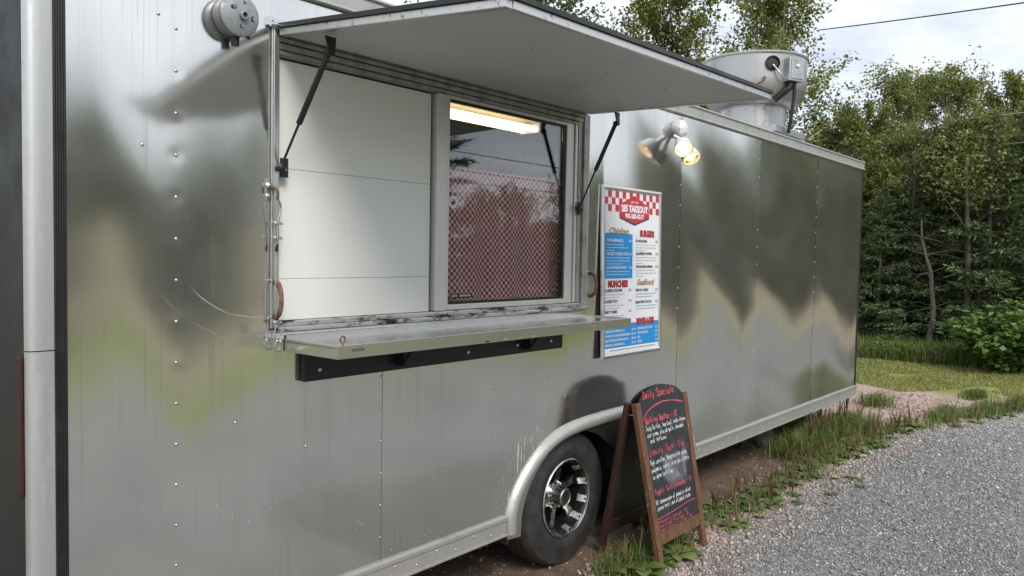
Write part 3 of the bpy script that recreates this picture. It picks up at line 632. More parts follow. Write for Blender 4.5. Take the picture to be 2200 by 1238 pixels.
MB().lathe([(0.027, 0.0), (0.027, 0.0006), (0.0150, 0.0007), (0.0145, 0.0)], (2.470, 0.0232, 1.862), (0, -1, 0), 28).build('round_sticker', 'paper', win)
MB().lathe([(0.008, 0.0), (0.008, 0.0006), (0.0001, 0.0007)], (2.470, 0.0232, 1.860), (0, -1, 0), 20).build('round_sticker', 'p_ink', win)
st_ = MB().box(2.462, 2.598, 0.0222, 0.0232, 1.444, 1.462).build('strip_sticker', 'rubber', win)
for k in range(10):
    if k != 3: MB().box(2.469 + k * 0.0122, 2.4745 + k * 0.0122, 0.0214, 0.0221, 1.4495, 1.4575).build('sticker_icon', 'paper', win)

# hinge rail, awning
hr = MB(); hr.box(1.528, 3.475, -0.012, 0.0, 2.402, 2.430); hr.tube([(1.535, -0.018, 2.404), (3.47, -0.018, 2.404)], 0.009, 10); hrail = hr.build('hinge_rail', 'alu', tr, smooth=40)
add_rivet(1.545, -0.0125, 2.419, hrail)
A = dict(hl=(1.575, -0.022, 2.372), hr=(3.432, -0.022, 2.376), ol=(1.565, -1.045, 2.276), orr=(3.460, -0.975, 2.352))
def awn(px, py, dz=0.0):
    hl, hr_, ol, orr = (Vector(A[k]) for k in ('hl', 'hr', 'ol', 'orr')); a = hl.lerp(hr_, px); b = ol.lerp(orr, px); return a.lerp(b, py) + Vector((0, 0, dz))
def slab(px0, px1, py0, py1, d0, d1):
    return [awn(px0, py0, d0), awn(px1, py0, d0), awn(px1, py1, d0), awn(px0, py1, d0), awn(px0, py0, d1), awn(px1, py0, d1), awn(px1, py1, d1), awn(px0, py1, d1)]
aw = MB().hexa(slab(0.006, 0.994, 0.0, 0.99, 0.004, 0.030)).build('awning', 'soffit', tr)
e = MB(); e.hexa(slab(-0.004, 0.012, -0.0, 1.0, 0.0, 0.0245)); e.build('awning_edge', 'alu_spotted', aw, bevel=0.002)
e = MB(); e.hexa(slab(0.988, 1.004, -0.0, 1.0, 0.0, 0.0245)); e.build('awning_edge', 'alu_spotted', aw, bevel=0.002)
e = MB(); e.hexa(slab(0.0122, 0.9878, 0.985, 1.003, 0.0, 0.0245)); e.build('awning_edge', 'alu_spotted', aw, bevel=0.002)
e = MB(); e.hexa(slab(-0.010, 1.010, -0.004, 1.012, 0.0248, 0.0265)); e.hexa(slab(-0.007, 1.007, 0.0, 1.009, 0.0267, 0.041)); e.build('rubber_edge', 'rubber', aw, bevel=0.003)
for px in (0.25, 0.5, 0.75):
    for py in (0.3, 0.7): MB().lathe([(0.0048, 0.0), (0.004, 0.002), (0.0001, 0.0025)], awn(px + 0.02 * py, py, 0.004), (0, 0, -1), 10).build('soffit_screw', 'frame_dark', aw)
for k in range(9): MB().lathe([(0.004, 0.0), (0.003, 0.003), (0.0001, 0.0035)], awn(0.06 + 0.11 * k, 0.012, 0.004), (0, 0, -1), 8).build('hinge_screw', 'frame_dark', aw)
def strut(top, bot, frac, tr_):
    top, bot = Vector(top), Vector(bot); d = bot - top; mid = top + d * frac; t0 = top + d * 0.07
    s = MB().tube([t0, mid - d * 0.01, mid], [0.0105, 0.0105, 0.007], 14).build('gas_strut', 'black', tr_, smooth=50)
    MB().tube([mid - d * 0.005, bot], 0.0046, 10).build('piston_rod', 'black', s, smooth=50)
    b = MB(); b.hexa([top + Vector(v) for v in ((-0.022, 0.004, 0.028), (0.022, 0.004, 0.028), (0.012, -0.004, -0.035), (-0.010, -0.004, -0.035), (-0.022, 0.010, 0.028), (0.022, 0.010, 0.028), (0.012, 0.002, -0.035), (-0.010, 0.002, -0.035))]); b.build('bracket', 'black', s, bevel=0.001)
    MB().lathe([(0.013, -0.008), (0.013, 0.014), (0.008, 0.017), (0.0001, 0.017)], top + d * 0.06, (0, -1, 0), 12).build('ball_joint', 'black', s, smooth=40)
    b = MB(); b.lathe([(0.014, -0.012), (0.014, 0.012), (0.009, 0.016), (0.0001, 0.016)], bot, (0, -1, 0), 14); b.box(bot.x + 0.004, bot.x + 0.034, bot.y + 0.006, bot.y + 0.012, bot.z - 0.032, bot.z + 0.034); b.build('foot_mount', 'black', s, smooth=40)
    MB().lathe([(0.006, 0.0), (0.005, 0.003), (0.0001, 0.0035)], bot + Vector((0.022, 0.006, -0.004)), (0, -1, 0), 10).build('mount_bolt', 'zinc', s)
strut((1.632, -0.225, 2.322), (1.578, -0.018, 1.925), 0.64, tr); strut((3.402, -0.215, 2.335), (3.352, -0.022, 1.882), 0.58, tr)

# ------------------------------------------------------------------ shelf
sx0, sx1, sy0, sy1, sz0, sz1 = 1.606, 3.424, -0.305, -0.006, 1.285, 1.330
sh = MB(); sh.box(sx0, sx1, sy0 + 0.0005, sy1, sz1 - 0.012, sz1 - 0.008); sh.box(sx0, sx1, sy0, sy0 + 0.004, sz0, sz1); sh.box(sx0, sx0 + 0.004, sy0 + 0.0042, sy1, sz0, sz1); sh.box(sx1 - 0.004, sx1, sy0 + 0.0042, sy1, sz0, sz1); sh.box(sx0 + 0.0042, sx1 - 0.0042, sy1 - 0.004, sy1, sz0, sz1 + 0.012)
shelf = sh.build('serving_shelf', 'steel', tr, bevel=0.0012)
hem = MB(); hem.box(sx0 + 0.004, sx1 - 0.004, sy0 + 0.004, sy0 + 0.016, sz1 - 0.0045, sz1 - 0.0005); hem.build('shelf_hem', 'steel', shelf, bevel=0.001)
bar = MB().box(1.672, 3.222, -0.030, -0.004, 1.171, 1.284).build('backing_bar', 'blackboard_bar', shelf, bevel=0.003)
for xb in (2.105, 2.905):
    b = MB(); b.box(xb, xb + 0.006, -0.16, -0.031, 1.262, 1.284); b.box(xb, xb + 0.006, -0.075, -0.031, 1.19, 1.2579); b.add([(xb + 0.001, -0.075, 1.20), (xb + 0.005, -0.075, 1.20), (xb + 0.005, -0.13, 1.2615), (xb + 0.001, -0.13, 1.2615), (xb + 0.001, -0.075, 1.215), (xb + 0.005, -0.075, 1.215), (xb + 0.005, -0.11, 1.2615), (xb + 0.001, -0.11, 1.2615)], [(0, 3, 2, 1), (4, 5, 6, 7), (0, 1, 5, 4), (1, 2, 6, 5), (2, 3, 7, 6), (3, 0, 4, 7)])
    b.box(xb + 0.007, xb + 0.03, -0.036, -0.031, 1.185, 1.245); b.build('bracket', 'blackboard_bar', shelf)
for x, z in ((1.735, 1.21), (2.145, 1.205), (2.52, 1.207), (2.86, 1.212), (3.12, 1.213)): MB().lathe([(0.0085, 0.0), (0.0085, 0.004), (0.006, 0.007), (0.0001, 0.008)], (x, -0.0305, z), (0, -1, 0), 6).build('bolt', 'zinc', shelf)
eye = MB(); eye.tube([(1.632 + 0.010 * math.cos(a), -0.296, 1.349 + 0.011 * math.sin(a)) for a in np.linspace(0, 2 * math.pi, 17)], 0.0028, 8, caps=False); eye.tube([(1.632, -0.296, 1.318), (1.632, -0.296, 1.339)], 0.003, 8); eye.build('eye_hook', 'rust', shelf, smooth=50)
MS = Matrix.Translation((0, sy0, 0)) @ Matrix(((1, 0, 0, 0), (0, 0, -1, 0), (0, 1, 0, 0), (0, 0, 0, 1)))
text('VEVOR', MS, 1.662, 1.3115, 0.0105, 'p_ink', shelf, width=0.056, bold=0.02)
t = Nt('rust_stain'); p = t.pos(); t.set(color=t.mix(t.step(t.noise(p, 60, 5, 0.7), 0.4, 0.6), (0.22, 0.09, 0.04), (0.45, 0.33, 0.24)), rough=0.7); MAT['rust_stain'] = t.m
def blob(seed, x0_, x1_, z0_, z1_, parent, y):
    r_ = random.Random(seed)
    for k in range(7):
        cx_ = r_.uniform(x0_, x1_); cz_ = r_.uniform(z0_, z1_); w_ = r_.uniform(0.008, 0.03); h_ = r_.uniform(0.0015, 0.004)
        MB().add([(cx_ + w_ * math.cos(a) * r_.uniform(0.6, 1), y, cz_ + h_ * math.sin(a) * r_.uniform(0.6, 1)) for a in np.linspace(0, 6.28, 12)[:-1]], [tuple(range(11))]).build('rust_stain', 'rust_stain', parent)
blob(1, 2.42, 2.66, 1.287, 1.294, shelf, sy0 - 0.0006); blob(2, 2.30, 2.38, 1.288, 1.292, shelf, sy0 - 0.0006); blob(5, 3.05, 3.11, 1.30, 1.327, shelf, sy0 - 0.0006)

# ------------------------------------------------------------------ grab handles and latch plates
def handle(x, zt, zb):
    h = MB(); h.box(x - 0.030, x + 0.004, -0.006, -0.0015, zb - 0.006, zt + 0.006); pl = h.build('grab_handle', 'galv', tr, bevel=0.002)
    g_ = MB(); zc = (zt + zb) / 2; hh = (zt - zb) / 2 - 0.006
    path = [(x + 0.006, -0.008 - 0.042 * math.sin(a) ** 0.7, zc + hh * math.cos(a)) for a in np.linspace(0.0, math.pi, 15)]
    g_.tube(path, [0.010 - 0.002 * math.sin(a) for a in np.linspace(0, math.pi, 15)], 10); g_.build('handle_bow', 'rust', pl, smooth=60)
    for zz in (zt, zb): MB().lathe([(0.007, 0.0), (0.005, 0.004), (0.0001, 0.005)], (x - 0.014, -0.006, zz), (0, -1, 0), 10).build('handle_screw', 'zinc', pl)
handle(1.556, 1.535, 1.405); handle(3.478, 1.553, 1.42)
sh_ = MB(); sh_.box(1.528, 1.546, -0.006, -0.0015, 1.81, 1.885); lp = sh_.build('latch_plate', 'galv', tr, bevel=0.002)
MB().lathe([(0.011, 0.0), (0.010, 0.008), (0.005, 0.012), (0.0001, 0.012)], (1.537, -0.006, 1.86), (0, -1, 0), 10).build('latch_bolt', 'zinc', lp)
MB().lathe([(0.009, 0.0), (0.008, 0.006), (0.0001, 0.009)], (1.537, -0.006, 1.825), (0, -1, 0), 10).build('latch_bolt', 'zinc', lp)
MB().tube([(1.540, -0.012, 1.862), (1.548, -0.030, 1.852), (1.556, -0.036, 1.835), (1.558, -0.030, 1.815)], 0.009, 8, flat=0.5).build('latch_tongue', 'rust', lp, smooth=60)
# ------------------------------------------------------------------ wire rope beside the hatch
wr = thing('wire_rope', (1.560, -0.03, 1.29), 'thin steel wire rope with clamps hanging beside the hatch', 'wire rope')
MB().tube([(1.556, -0.030, 1.825), (1.543, -0.030, 1.795), (1.545, -0.030, 1.765), (1.553, -0.030, 1.74), (1.553, -0.030, 1.62)], 0.0026, 6).build('rope', 'galv', wr, smooth=60)
MB().tube([(1.556, -0.030, 1.825), (1.570, -0.030, 1.795), (1.568, -0.030, 1.765), (1.559, -0.030, 1.74), (1.559, -0.030, 1.66)], 0.0040, 8).build('thimble', 'zinc', wr, smooth=60)
MB().tube([(1.553, -0.030, 1.62), (1.548, -0.034, 1.52), (1.550, -0.034, 1.42), (1.556, -0.030, 1.38)], 0.0024, 6).build('rope', 'galv', wr, smooth=60)
MB().tube([(1.556, -0.030, 1.385), (1.545, -0.032, 1.355), (1.552, -0.034, 1.325), (1.568, -0.032, 1.322), (1.578, -0.030, 1.345), (1.560, -0.030, 1.385)], 0.0024, 6).build('rope', 'galv', wr, smooth=60)
for z in (1.732, 1.682, 1.392):
    mb = MB(); mb.box(1.546, 1.566, -0.040, -0.022, z - 0.005, z + 0.005); mb.tube([(1.540, -0.026, z + 0.003), (1.576, -0.026, z + 0.001)], 0.003, 8); mb.tube([(1.542, -0.036, z), (1.574, -0.036, z - 0.002)], 0.003, 8); mb.build('rope_clamp', 'zinc', wr)
MB().tube([(1.557, -0.030, 1.66), (1.554, -0.030, 1.635)], 0.0055, 8).build('tape_end', 'rubber', wr)
MB().tube([(1.556, -0.032, 1.418), (1.556, -0.030, 1.40)], 0.007, 8).build('tape_end', 'rubber', wr)
mb = MB(); mb.tube([(1.562 + 0.010 * math.cos(a), -0.030, 1.312 + 0.018 * math.sin(a)) for a in np.linspace(-0.9, math.pi + 0.9, 14)], 0.0034, 8); mb.tube([(1.552, -0.030, 1.294), (1.576, -0.030, 1.294)], 0.0048, 8); mb.build('shackle', 'zinc', wr, smooth=50)

# ------------------------------------------------------------------ round junction box
jb = thing('junction_box', (1.372, 0.0, 2.391), 'round grey electrical junction box high on the trailer side', 'junction box')
c = (1.397, 0.0, 2.393)
body = MB().lathe([(0.064, 0.002), (0.066, 0.006), (0.066, 0.046), (0.064, 0.050)], c, (0, -1, 0), 40).build('box_body', 'grey_box', jb, smooth=35)
MB().lathe([(0.068, 0.0502), (0.069, 0.053), (0.068, 0.060), (0.060, 0.066), (0.0001, 0.069)], c, (0, -1, 0), 40).build('cover', 'grey_box', jb, smooth=35)
MB().lathe([(0.015, 0.066), (0.015, 0.080), (0.0125, 0.082), (0.009, 0.082), (0.008, 0.072), (0.0001, 0.072)], (1.403, 0.0, 2.391), (0, -1, 0), 20).build('hub', 'grey_box', jb, smooth=40)
MB().lathe([(0.0078, 0.0735), (0.0001, 0.0737)], (1.403, 0.0, 2.391), (0, -1, 0), 16).build('hub_hole', 'black', jb)
for dx, dz, rx, rz in ((-0.028, 0.018, 0.010, 0.006), (0.040, -0.006, 0.006, 0.009), (0.0, -0.036, 0.006, 0.006), (0.012, 0.042, 0.005, 0.004)):
    MB().add([(c[0] + dx + rx * math.cos(a), -0.0695, c[2] + dz + rz * math.sin(a)) for a in np.linspace(0, 6.283, 13)[:-1]], [tuple(range(12))]).build('cover_slot', 'black', jb)
    MB().lathe([(0.004, 0.066), (0.004, 0.0712), (0.0001, 0.0715)], (c[0] + dx + 0.002, 0, c[2] + dz), (0, -1, 0), 10).build('cover_screw', 'grey_box', jb)
MB().tube([(1.397, -0.030, 2.330), (1.397, -0.030, 2.300)], [0.014, 0.013], 14).build('cable_gland', 'rubber', jb, smooth=40)
MB().tube([(1.427, -0.045, 2.336), (1.439, -0.050, 2.327)], 0.006, 10).build('side_plug', 'rubber', jb, smooth=40)

# ------------------------------------------------------------------ interior: curtain and ceiling lamp
cu = []; fs = []; nxx = 80; nzz = 12
for i in range(nxx + 1):
    for j in range(nzz + 1):
        x = 2.36 + 1.16 * i / nxx; z = 1.385 + 0.635 * j / nzz + (0.012 * (x - 2.36)) * j / nzz
        y = 0.085 + 0.007 * math.sin(x * 21 + 0.4 * math.sin(z * 6)) * (1.15 - 0.5 * j / nzz) + 0.004 * math.sin(x * 47 + z * 3)
        cu.append((x - 2.94, y - 0.085, z - 1.385))
for i in range(nxx):
    for j in range(nzz): k = nzz + 1; fs.append((i * k + j, (i + 1) * k + j, (i + 1) * k + j + 1, i * k + j + 1))
tag(mesh_obj('curtain', raw_mesh('curtain', cu, fs, 'check', True), None, (2.94, 0.085, 1.385)), 'red and white checkered curtain hanging behind the serving window', 'curtain')
cl = thing('ceiling_lamp', (2.93, 0.55, 2.36), 'lit fluorescent ceiling lamp seen through the top of the serving window', 'lamp')
MB().box(2.20, 3.66, 0.46, 0.64, 2.405, 2.50).build('housing', 'interior', cl, bevel=0.01)
for yy in (0.505, 0.595): MB().tube([(2.23, yy, 2.372), (3.63, yy, 2.372)], 0.017, 12).build('tube', 'tube', cl, smooth=50)
for xx in (2.20, 3.64): MB().box(xx, xx + 0.02, 0.475, 0.625, 2.352, 2.4049).build('end_cap', 'white_plastic', cl)

# ------------------------------------------------------------------ menu board
mbd = thing('menu_board', (3.90, -0.03, 1.075), 'tall framed menu sign with red badge and blue panels on trailer side', 'sign')
MW, MH = 0.640, 0.952
ang = math.atan2(0.022, MH)
MM = Matrix.Translation((3.578, -0.030, 1.076)) @ Matrix.Rotation(-ang, 4, 'X') @ Matrix(((1, 0, 0, 0), (0, 0, -1, 0), (0, 1, 0, 0), (0, 0, 0, 1)))
MB(MM).add(*(lambda b: (b.v, b.f))(MB().box(0.004, MW - 0.004, 0.004, MH - 0.004, -0.008, 0.0))).build('sign_panel', 'paper', mbd)
def rail_strip(p0, p1, q0, q1):   # half-round snap frame rail between outer edge p and inner edge q
    p0, p1, q0, q1 = (Vector((*v, 0)) for v in (p0, p1, q0, q1)); vs = []; k = 8
    for i in range(k + 1):
        a = math.pi * i / k; f = (1 - math.cos(a)) / 2; h = -0.006 + 0.017 * math.sin(a) ** 0.8
        for P, Q in ((p0, q0), (p1, q1)): v = P.lerp(Q, f); vs.append((v.x, v.y, h))
    return MB(MM).add(vs, [(2 * i, 2 * i + 1, 2 * i + 3, 2 * i + 2) for i in range(k)])
w_ = 0.026
for p0, p1, q0, q1 in (((0, MH), (MW, MH), (w_, MH - w_), (MW - w_, MH - w_)), ((0, 0), (MW, 0), (w_, w_), (MW - w_, w_)), ((0, 0), (0, MH), (w_, w_), (w_, MH - w_)), ((MW, 0), (MW, MH), (MW - w_, w_), (MW - w_, MH - w_))):
    rail_strip(p0, p1, q0, q1).build('sign_frame', 'galv' if False else 'alu_frame' if 'alu_frame' in MAT else 'alu', mbd, smooth=60)
PW, PH = MW - 2 * w_, MH - 2 * w_
def U(u): return w_ + u * PW
def Vv(v): return MH - w_ - v * PH
def rect(u0, u1, v0, v1): return [(U(u0), Vv(v1)), (U(u1), Vv(v1)), (U(u1), Vv(v0)), (U(u0), Vv(v0))]
Z1, Z2, Z3, Z4 = 0.0006, 0.0012, 0.0018, 0.0024
for r_ in range(3):
    for c_ in range(16):
        if (r_ + c_) % 2 and not (r_ == 2 and 4 < c_ < 11): flat(MM, rect(c_ / 16, (c_ + 1) / 16, 0.002 + r_ * 0.042, 0.002 + (r_ + 1) * 0.042), Z1, 'p_red', mbd, 'check_square')
hexp = [(0.53, 0.018), (0.795, 0.082), (0.80, 0.150), (0.53, 0.196), (0.255, 0.158), (0.255, 0.082)]
hexq = [(0.53, 0.030), (0.80, 0.090), (0.806, 0.160), (0.532, 0.208), (0.262, 0.168), (0.262, 0.090)]
flat(MM, [(U(u), Vv(v)) for u, v in reversed(hexq)], Z2, 'p_ink', mbd, 'badge_shadow'); flat(MM, [(U(u), Vv(v)) for u, v in reversed(hexp)], Z3, 'p_red', mbd, 'badge')
def mt(s, u, v, h, mat, width=None, bold=0.0, shear=0.0, align='LEFT', z=Z4): return text(s, MM, U(u), Vv(v), h * PH, mat, mbd, width * PW if width else None, bold, shear, align, z)
mt('EST 2020', 0.53, 0.060, 0.013, 'paper', 0.13, 0.01, 0, 'CENTER'); mt('285 TAKEOUT', 0.53, 0.102, 0.040, 'paper', 0.49, 0.06, 0, 'CENTER'); mt('902-285-0217', 0.53, 0.148, 0.027, 'paper', 0.35, 0.05, 0, 'CENTER')
flat(MM, rect(0.0, 0.495, 0.262, 0.540), Z1, 'p_blue', mbd, 'blue_panel'); flat(MM, rect(0.0, 1.0, 0.822, 0.968), Z1, 'p_blue', mbd, 'blue_panel')
mt('Chicken', 0.082, 0.246, 0.036, 'p_ink', 0.345, 0.045, 0.3, z=Z2); mt('Chicken', 0.086, 0.245, 0.034, 'p_gold', 0.335, 0.015, 0.3, z=Z3)
mt('Seafood', 0.575, 0.566, 0.036, 'p_ink', 0.345, 0.045, 0.3, z=Z2); mt('Seafood', 0.579, 0.565, 0.034, 'p_gold', 0.335, 0.015, 0.3, z=Z3)
for s, u, v, wd in (('BURGERS', 0.64, 0.252, 0.26), ('MUNCHIES', 0.07, 0.571, 0.33), ('BEVERAGES', 0.58, 0.816, 0.32)):
    mt(s, u - 0.008, v + 0.002, 0.038, 'p_darkred', wd + 0.02, 0.07, z=Z2); mt(s, u, v, 0.034, 'p_red', wd, 0.03, z=Z3)
flat(MM, rect(0.535, 0.99, 0.280, 0.2815), Z1, 'p_pale', mbd, 'rule_line')
rr = random.Random(7)
def small(u0, u1, v, mat):   # a line of type too small to read: word-long dashes
    u = u0
    while u < u1 - 0.02:
        wl_ = rr.uniform(0.025, 0.085); wl_ = min(wl_, u1 - u); flat(MM, rect(u, u + wl_, v - 0.0036, v + 0.0024), Z2, mat, mbd, 'small_type'); u += wl_ + 0.007
def item(s, pr, u, v, wd, pu, mat, prmat, lines, lmat, ends):
    mt(s, u, v, 0.0165, mat, wd, 0.028)
    mt(pr, pu, v, 0.014, prmat, 0.05, 0.01, 0, 'RIGHT')
    for k, e_ in enumerate(ends): small(u, e_, v + 0.026 + 0.0185 * k, lmat)
item('THE NASHVILLE', '$23', 0.035, 0.306, 0.285, 0.475, 'paper', 'paper', 3, 'p_sky', (0.33, 0.41, 0.17))
item('GRILLED CHICKEN CLUB', '$23', 0.035, 0.388, 0.375, 0.475, 'paper', 'paper', 3, 'p_sky', (0.45, 0.44, 0.31))
item('SLB CHICKEN WINGS', '$18', 0.035, 0.472, 0.345, 0.475, 'paper', 'paper', 2, 'p_sky', (0.44, 0.42))
item('PLAIN JANE', '$23', 0.555, 0.302, 0.21, 0.985, 'p_ink', 'p_red', 3, 'p_pale', (0.97, 0.95, 0.72))
item('JALAPENO POPPER', '$23', 0.555, 0.383, 0.31, 0.985, 'p_ink', 'p_red', 3, 'p_pale', (0.98, 0.98, 0.69))
item('OKLAHOMA SMASH', '$23', 0.555, 0.466, 0.32, 0.985, 'p_ink', 'p_red', 3, 'p_pale', (0.95, 0.98, 0.69))
item('CLASSIC POUTINE', '$15', 0.01, 0.613, 0.295, 0.475, 'p_ink', 'p_red', 2, 'p_pale', (0.38, 0.28))
item('LOADED TOTS', '$15', 0.01, 0.680, 0.215, 0.475, 'p_ink', 'p_red', 2, 'p_pale', (0.37, 0.27))
item('DIRTY FRIES', '$15', 0.01, 0.745, 0.21, 0.475, 'p_ink', 'p_red', 2, 'p_pale', (0.35, 0.40))
item("FISH N' CHIPS", '$23', 0.555, 0.617, 0.235, 0.985, 'p_ink', 'p_blue', 2, 'p_paleblue', (0.98, 0.86))
item('BAJA FISH TACOS', '$23', 0.555, 0.694, 0.30, 0.985, 'p_ink', 'p_blue', 2, 'p_paleblue', (0.97, 0.92))
for k, (a, pa, b, pb) in enumerate((('SIGNATURE LEMONADE 1L', '$9.00', 'CHRISTINE DIRTY SODA', '$5.00'), ('PEACHES N CREAM LEMONADE 1L', '$9.50', '7/24 ALGONQUIN', '$6.00'), ('ELECTRIC BLUE LEMONADE 1L', '$9.50', 'POP', '$2.50'), ('MAGICAL LEMONADE 1L', '$9.50', 'WATER', '$2.50'))):
    v = 0.864 + 0.028 * k; mt(a, 0.015, v, 0.0145, 'paper', (0.34, 0.45, 0.41, 0.34)[k], 0.022); mt(pa, 0.555, v, 0.0135, 'paper', 0.075, 0.008, 0, 'RIGHT'); mt(b, 0.585, v - 0.001, 0.0145, 'paper', (0.29, 0.20, 0.05, 0.09)[k], 0.022); mt(pb, 0.985, v - 0.001, 0.0135, 'paper', 0.055, 0.008, 0, 'RIGHT')
small(0.10, 0.93, 0.984, 'p_grey')

# ------------------------------------------------------------------ A-board
ab = thing('chalkboard_sign', (3.88, -0.20, 0.0), 'wooden framed folding chalkboard listing daily specials beside the trailer wheel', 'chalkboard')
def leaf_frame(yf, yt, front):
    xl0, xr0, xl1, xr1, H_ = 3.607, 4.138, 3.590, 4.160, 0.862
    ay = Vector((0, yt - yf, H_)).normalized(); nrm = Vector((0, -ay.z, ay.y)) if front else Vector((0, ay.z, -ay.y))
    def P(u, v, d=0.0):  # u 0..1 across, v metres up the leaf
        f = v / H_; xl = xl0 + (xl1 - xl0) * f; xr = xr0 + (xr1 - xr0) * f
        return Vector((xl + (xr - xl) * u, yf + (yt - yf) * f, H_ * f)) + nrm * d
    def bar(u0, u1, v0, v1, d0, d1, u0t=None, u1t=None):
        u0t = u0 if u0t is None else u0t; u1t = u1 if u1t is None else u1t
        return MB().hexa([P(u0, v0, d0), P(u1, v0, d0), P(u1, v0, d1), P(u0, v0, d1), P(u0t, v1, d0), P(u1t, v1, d0), P(u1t, v1, d1), P(u0t, v1, d1)])
    return P, bar, H_
P, bar, H_ = leaf_frame(-0.413, -0.245, True)
bar(0.0, 0.082, 0.0, H_, -0.030, 0.0).build('stile', 'wood', ab, bevel=0.003); bar(0.918, 1.0, 0.0, H_, -0.030, 0.0).build('stile', 'wood', ab, bevel=0.003)
bar(0.0822, 0.9178, 0.125, 0.185, -0.026, -0.003).build('rail', 'wood', ab, bevel=0.002)
pts = [(0.0825, 0.186), (0.9175, 0.186), (0.9175, 0.845)] + [(0.5 + 0.4175 * math.cos(a), 0.845 + 0.085 * math.sin(a)) for a in np.linspace(0, math.pi, 22)[1:-1]] + [(0.0825, 0.845)]
q = MB(); k = len(pts); q.add([P(u, v, -0.008) for u, v in pts] + [P(u, v, -0.018) for u, v in pts], [tuple(range(k)), tuple(range(2 * k - 1, k - 1, -1))] + [(i, (i + 1) % k, (i + 1) % k + k, i + k) for i in range(k)]); slate = q.build('slate', 'slate', ab)
P2, bar2, H2 = leaf_frame(-0.008, -0.172, False)
for a_, b_ in ((0.0, 0.08), (0.92, 1.0)): bar2(a_, b_, 0.0, H_, -0.028, 0.0).build('stile', 'wood_dark', ab, bevel=0.003)
bar2(0.0802, 0.9198, 0.125, 0.185, -0.024, -0.003).build('rail', 'wood_dark', ab, bevel=0.002)
pts2 = [(u, v) for u, v in pts]
q = MB(); q.add([P2(u, v, -0.008) for u, v in pts2] + [P2(u, v, -0.018) for u, v in pts2], [tuple(range(k)), tuple(range(2 * k - 1, k - 1, -1))] + [(i, (i + 1) % k, (i + 1) % k + k, i + k) for i in range(k)]); q.build('slate', 'black', ab)
for u in (0.04, 0.96):
    a_ = P(u, 0.80, -0.03); b_ = P2(u, 0.80, -0.03); MB().tube([a_, b_], 0.004, 8).build('hinge', 'galv', ab)
# handwriting: single-stroke letters drawn as chalk ribbons
GL = dict(a='45261503122234 4642', b='0902 05263544332202', c='4526150312223243', d='4942 4526150312223244', e='044445261503122243', f='49381712 0636', g='45261504132344 46413010', h='0902 0526364542', i='2622 2829', j='262110 2829', k='0902 4604 1442', l='2922', m='0602 05162522 25364542', n='0602 0526364542', o='261503123243453626', p='0600 0526364543322203', q='4640 452615031222', r='0602 05263645', s='45361605143443321203', t='29233242 0646', u='0603122243 4642', v='062246', w='0612243246', x='0642 4602', y='0623 462010', z='06460242',
    A='022942 1535', B='0902 0929382706 0636443202', C='4839190704122243', D='0902 092947442202', F='0902 0949 0636', L='090242', M='0209254942', N='02094249', P='0902 0939473606', S='48391907163543321203', T='0949 2922', W='0912263249', Y='0926 492622', Z='09490242', G='48391907041232434525')
GL.update({'0': '2907041232444729', '1': '182922', '3': '09384726 26441203', '5': '4909063644321203', '7': '094922', '$': '48391907163543321203 2921', '-': '1545', ',': '2310', '.': '2223', "'": '2927', '!': '2924 2223', '/': '0249'})
hw = random.Random(11)
def chalk(s, u0, u1, v, h, mat, wd=0.0032, wob=0.35):
    n = len(s); WB = 0.531; total = (u1 - u0) * WB; adv = total / n; sx = adv / 5.6; sy = h / 7.0; mb = MB(); vs = []; fs = []
    for i, ch in enumerate(s):
        gl = GL.get(ch)
        if not gl: continue
        dy = hw.uniform(-0.6, 0.6) * sy; sl = hw.uniform(-0.1, 0.15)
        for stroke in gl.split():
            ps = []
            for k in range(0, len(stroke) - 1, 2):
                gx = int(stroke[k]) + hw.uniform(-wob, wob); gy = int(stroke[k + 1]) - 2 + hw.uniform(-wob, wob); ps.append((u0 * WB + i * adv + (gx + sl * gy) * sx, v + dy + gy * sy))
            for a, b in zip(ps[:-1], ps[1:]):
                d = Vector((b[0] - a[0], b[1] - a[1]));
                if d.length < 1e-5: continue
                d.normalize(); w2 = wd * hw.uniform(0.35, 0.62); nx_, ny_ = -d.y * w2, d.x * w2; ex_, ey_ = d.x * wd * 0.3, d.y * wd * 0.3; o = len(vs)
                for px, py in ((a[0] - ex_ + nx_, a[1] - ey_ + ny_), (a[0] - ex_ - nx_, a[1] - ey_ - ny_), (b[0] + ex_ - nx_, b[1] + ey_ - ny_), (b[0] + ex_ + nx_, b[1] + ey_ + ny_)): vs.append(P(px / WB, py, -0.0075 + hw.uniform(0, 0.0002)))
                fs.append((o, o + 1, o + 2, o + 3))
    o = mb.add(vs, fs).build('chalk_lettering', mat, ab); o['kind'] = 'stuff'; return o
def line(pts_, wd, mat):
    vs = []; fs = []
    for i, (u, v) in enumerate(pts_):
        w2 = wd * hw.uniform(0.6, 1.2) / 2; vs += [P(u, v - w2, -0.0074), P(u, v + w2, -0.0074)]
    for i in range(len(pts_) - 1): fs.append((2 * i, 2 * i + 2, 2 * i + 3, 2 * i + 1))
    MB().add(vs, fs).build('chalk_line', mat, ab)
HB = 0.66
def bv(f): return 0.845 - f * HB
chalk('Daily Specials', 0.16, 0.76, bv(-0.045), 0.040, 'chalk_red', 0.0045)
line([(0.10, bv(0.125)), (0.14, bv(0.09)), (0.22, bv(0.05)), (0.34, bv(0.022)), (0.50, bv(0.005)), (0.66, bv(0.012)), (0.80, bv(0.03)), (0.90, bv(0.052))], 0.006, 'chalk_red')
chalk('Walking Nachos - 10', 0.14, 0.76, bv(0.150), 0.033, 'chalk_red', 0.004)
chalk('Zesty Doritos, taco beef, nacho cheese', 0.13, 0.91, bv(0.205), 0.023, 'chalk_white', 0.0026)
chalk('sour cream, pico de gallo, shredded', 0.14, 0.85, bv(0.256), 0.023, 'chalk_white', 0.0026)
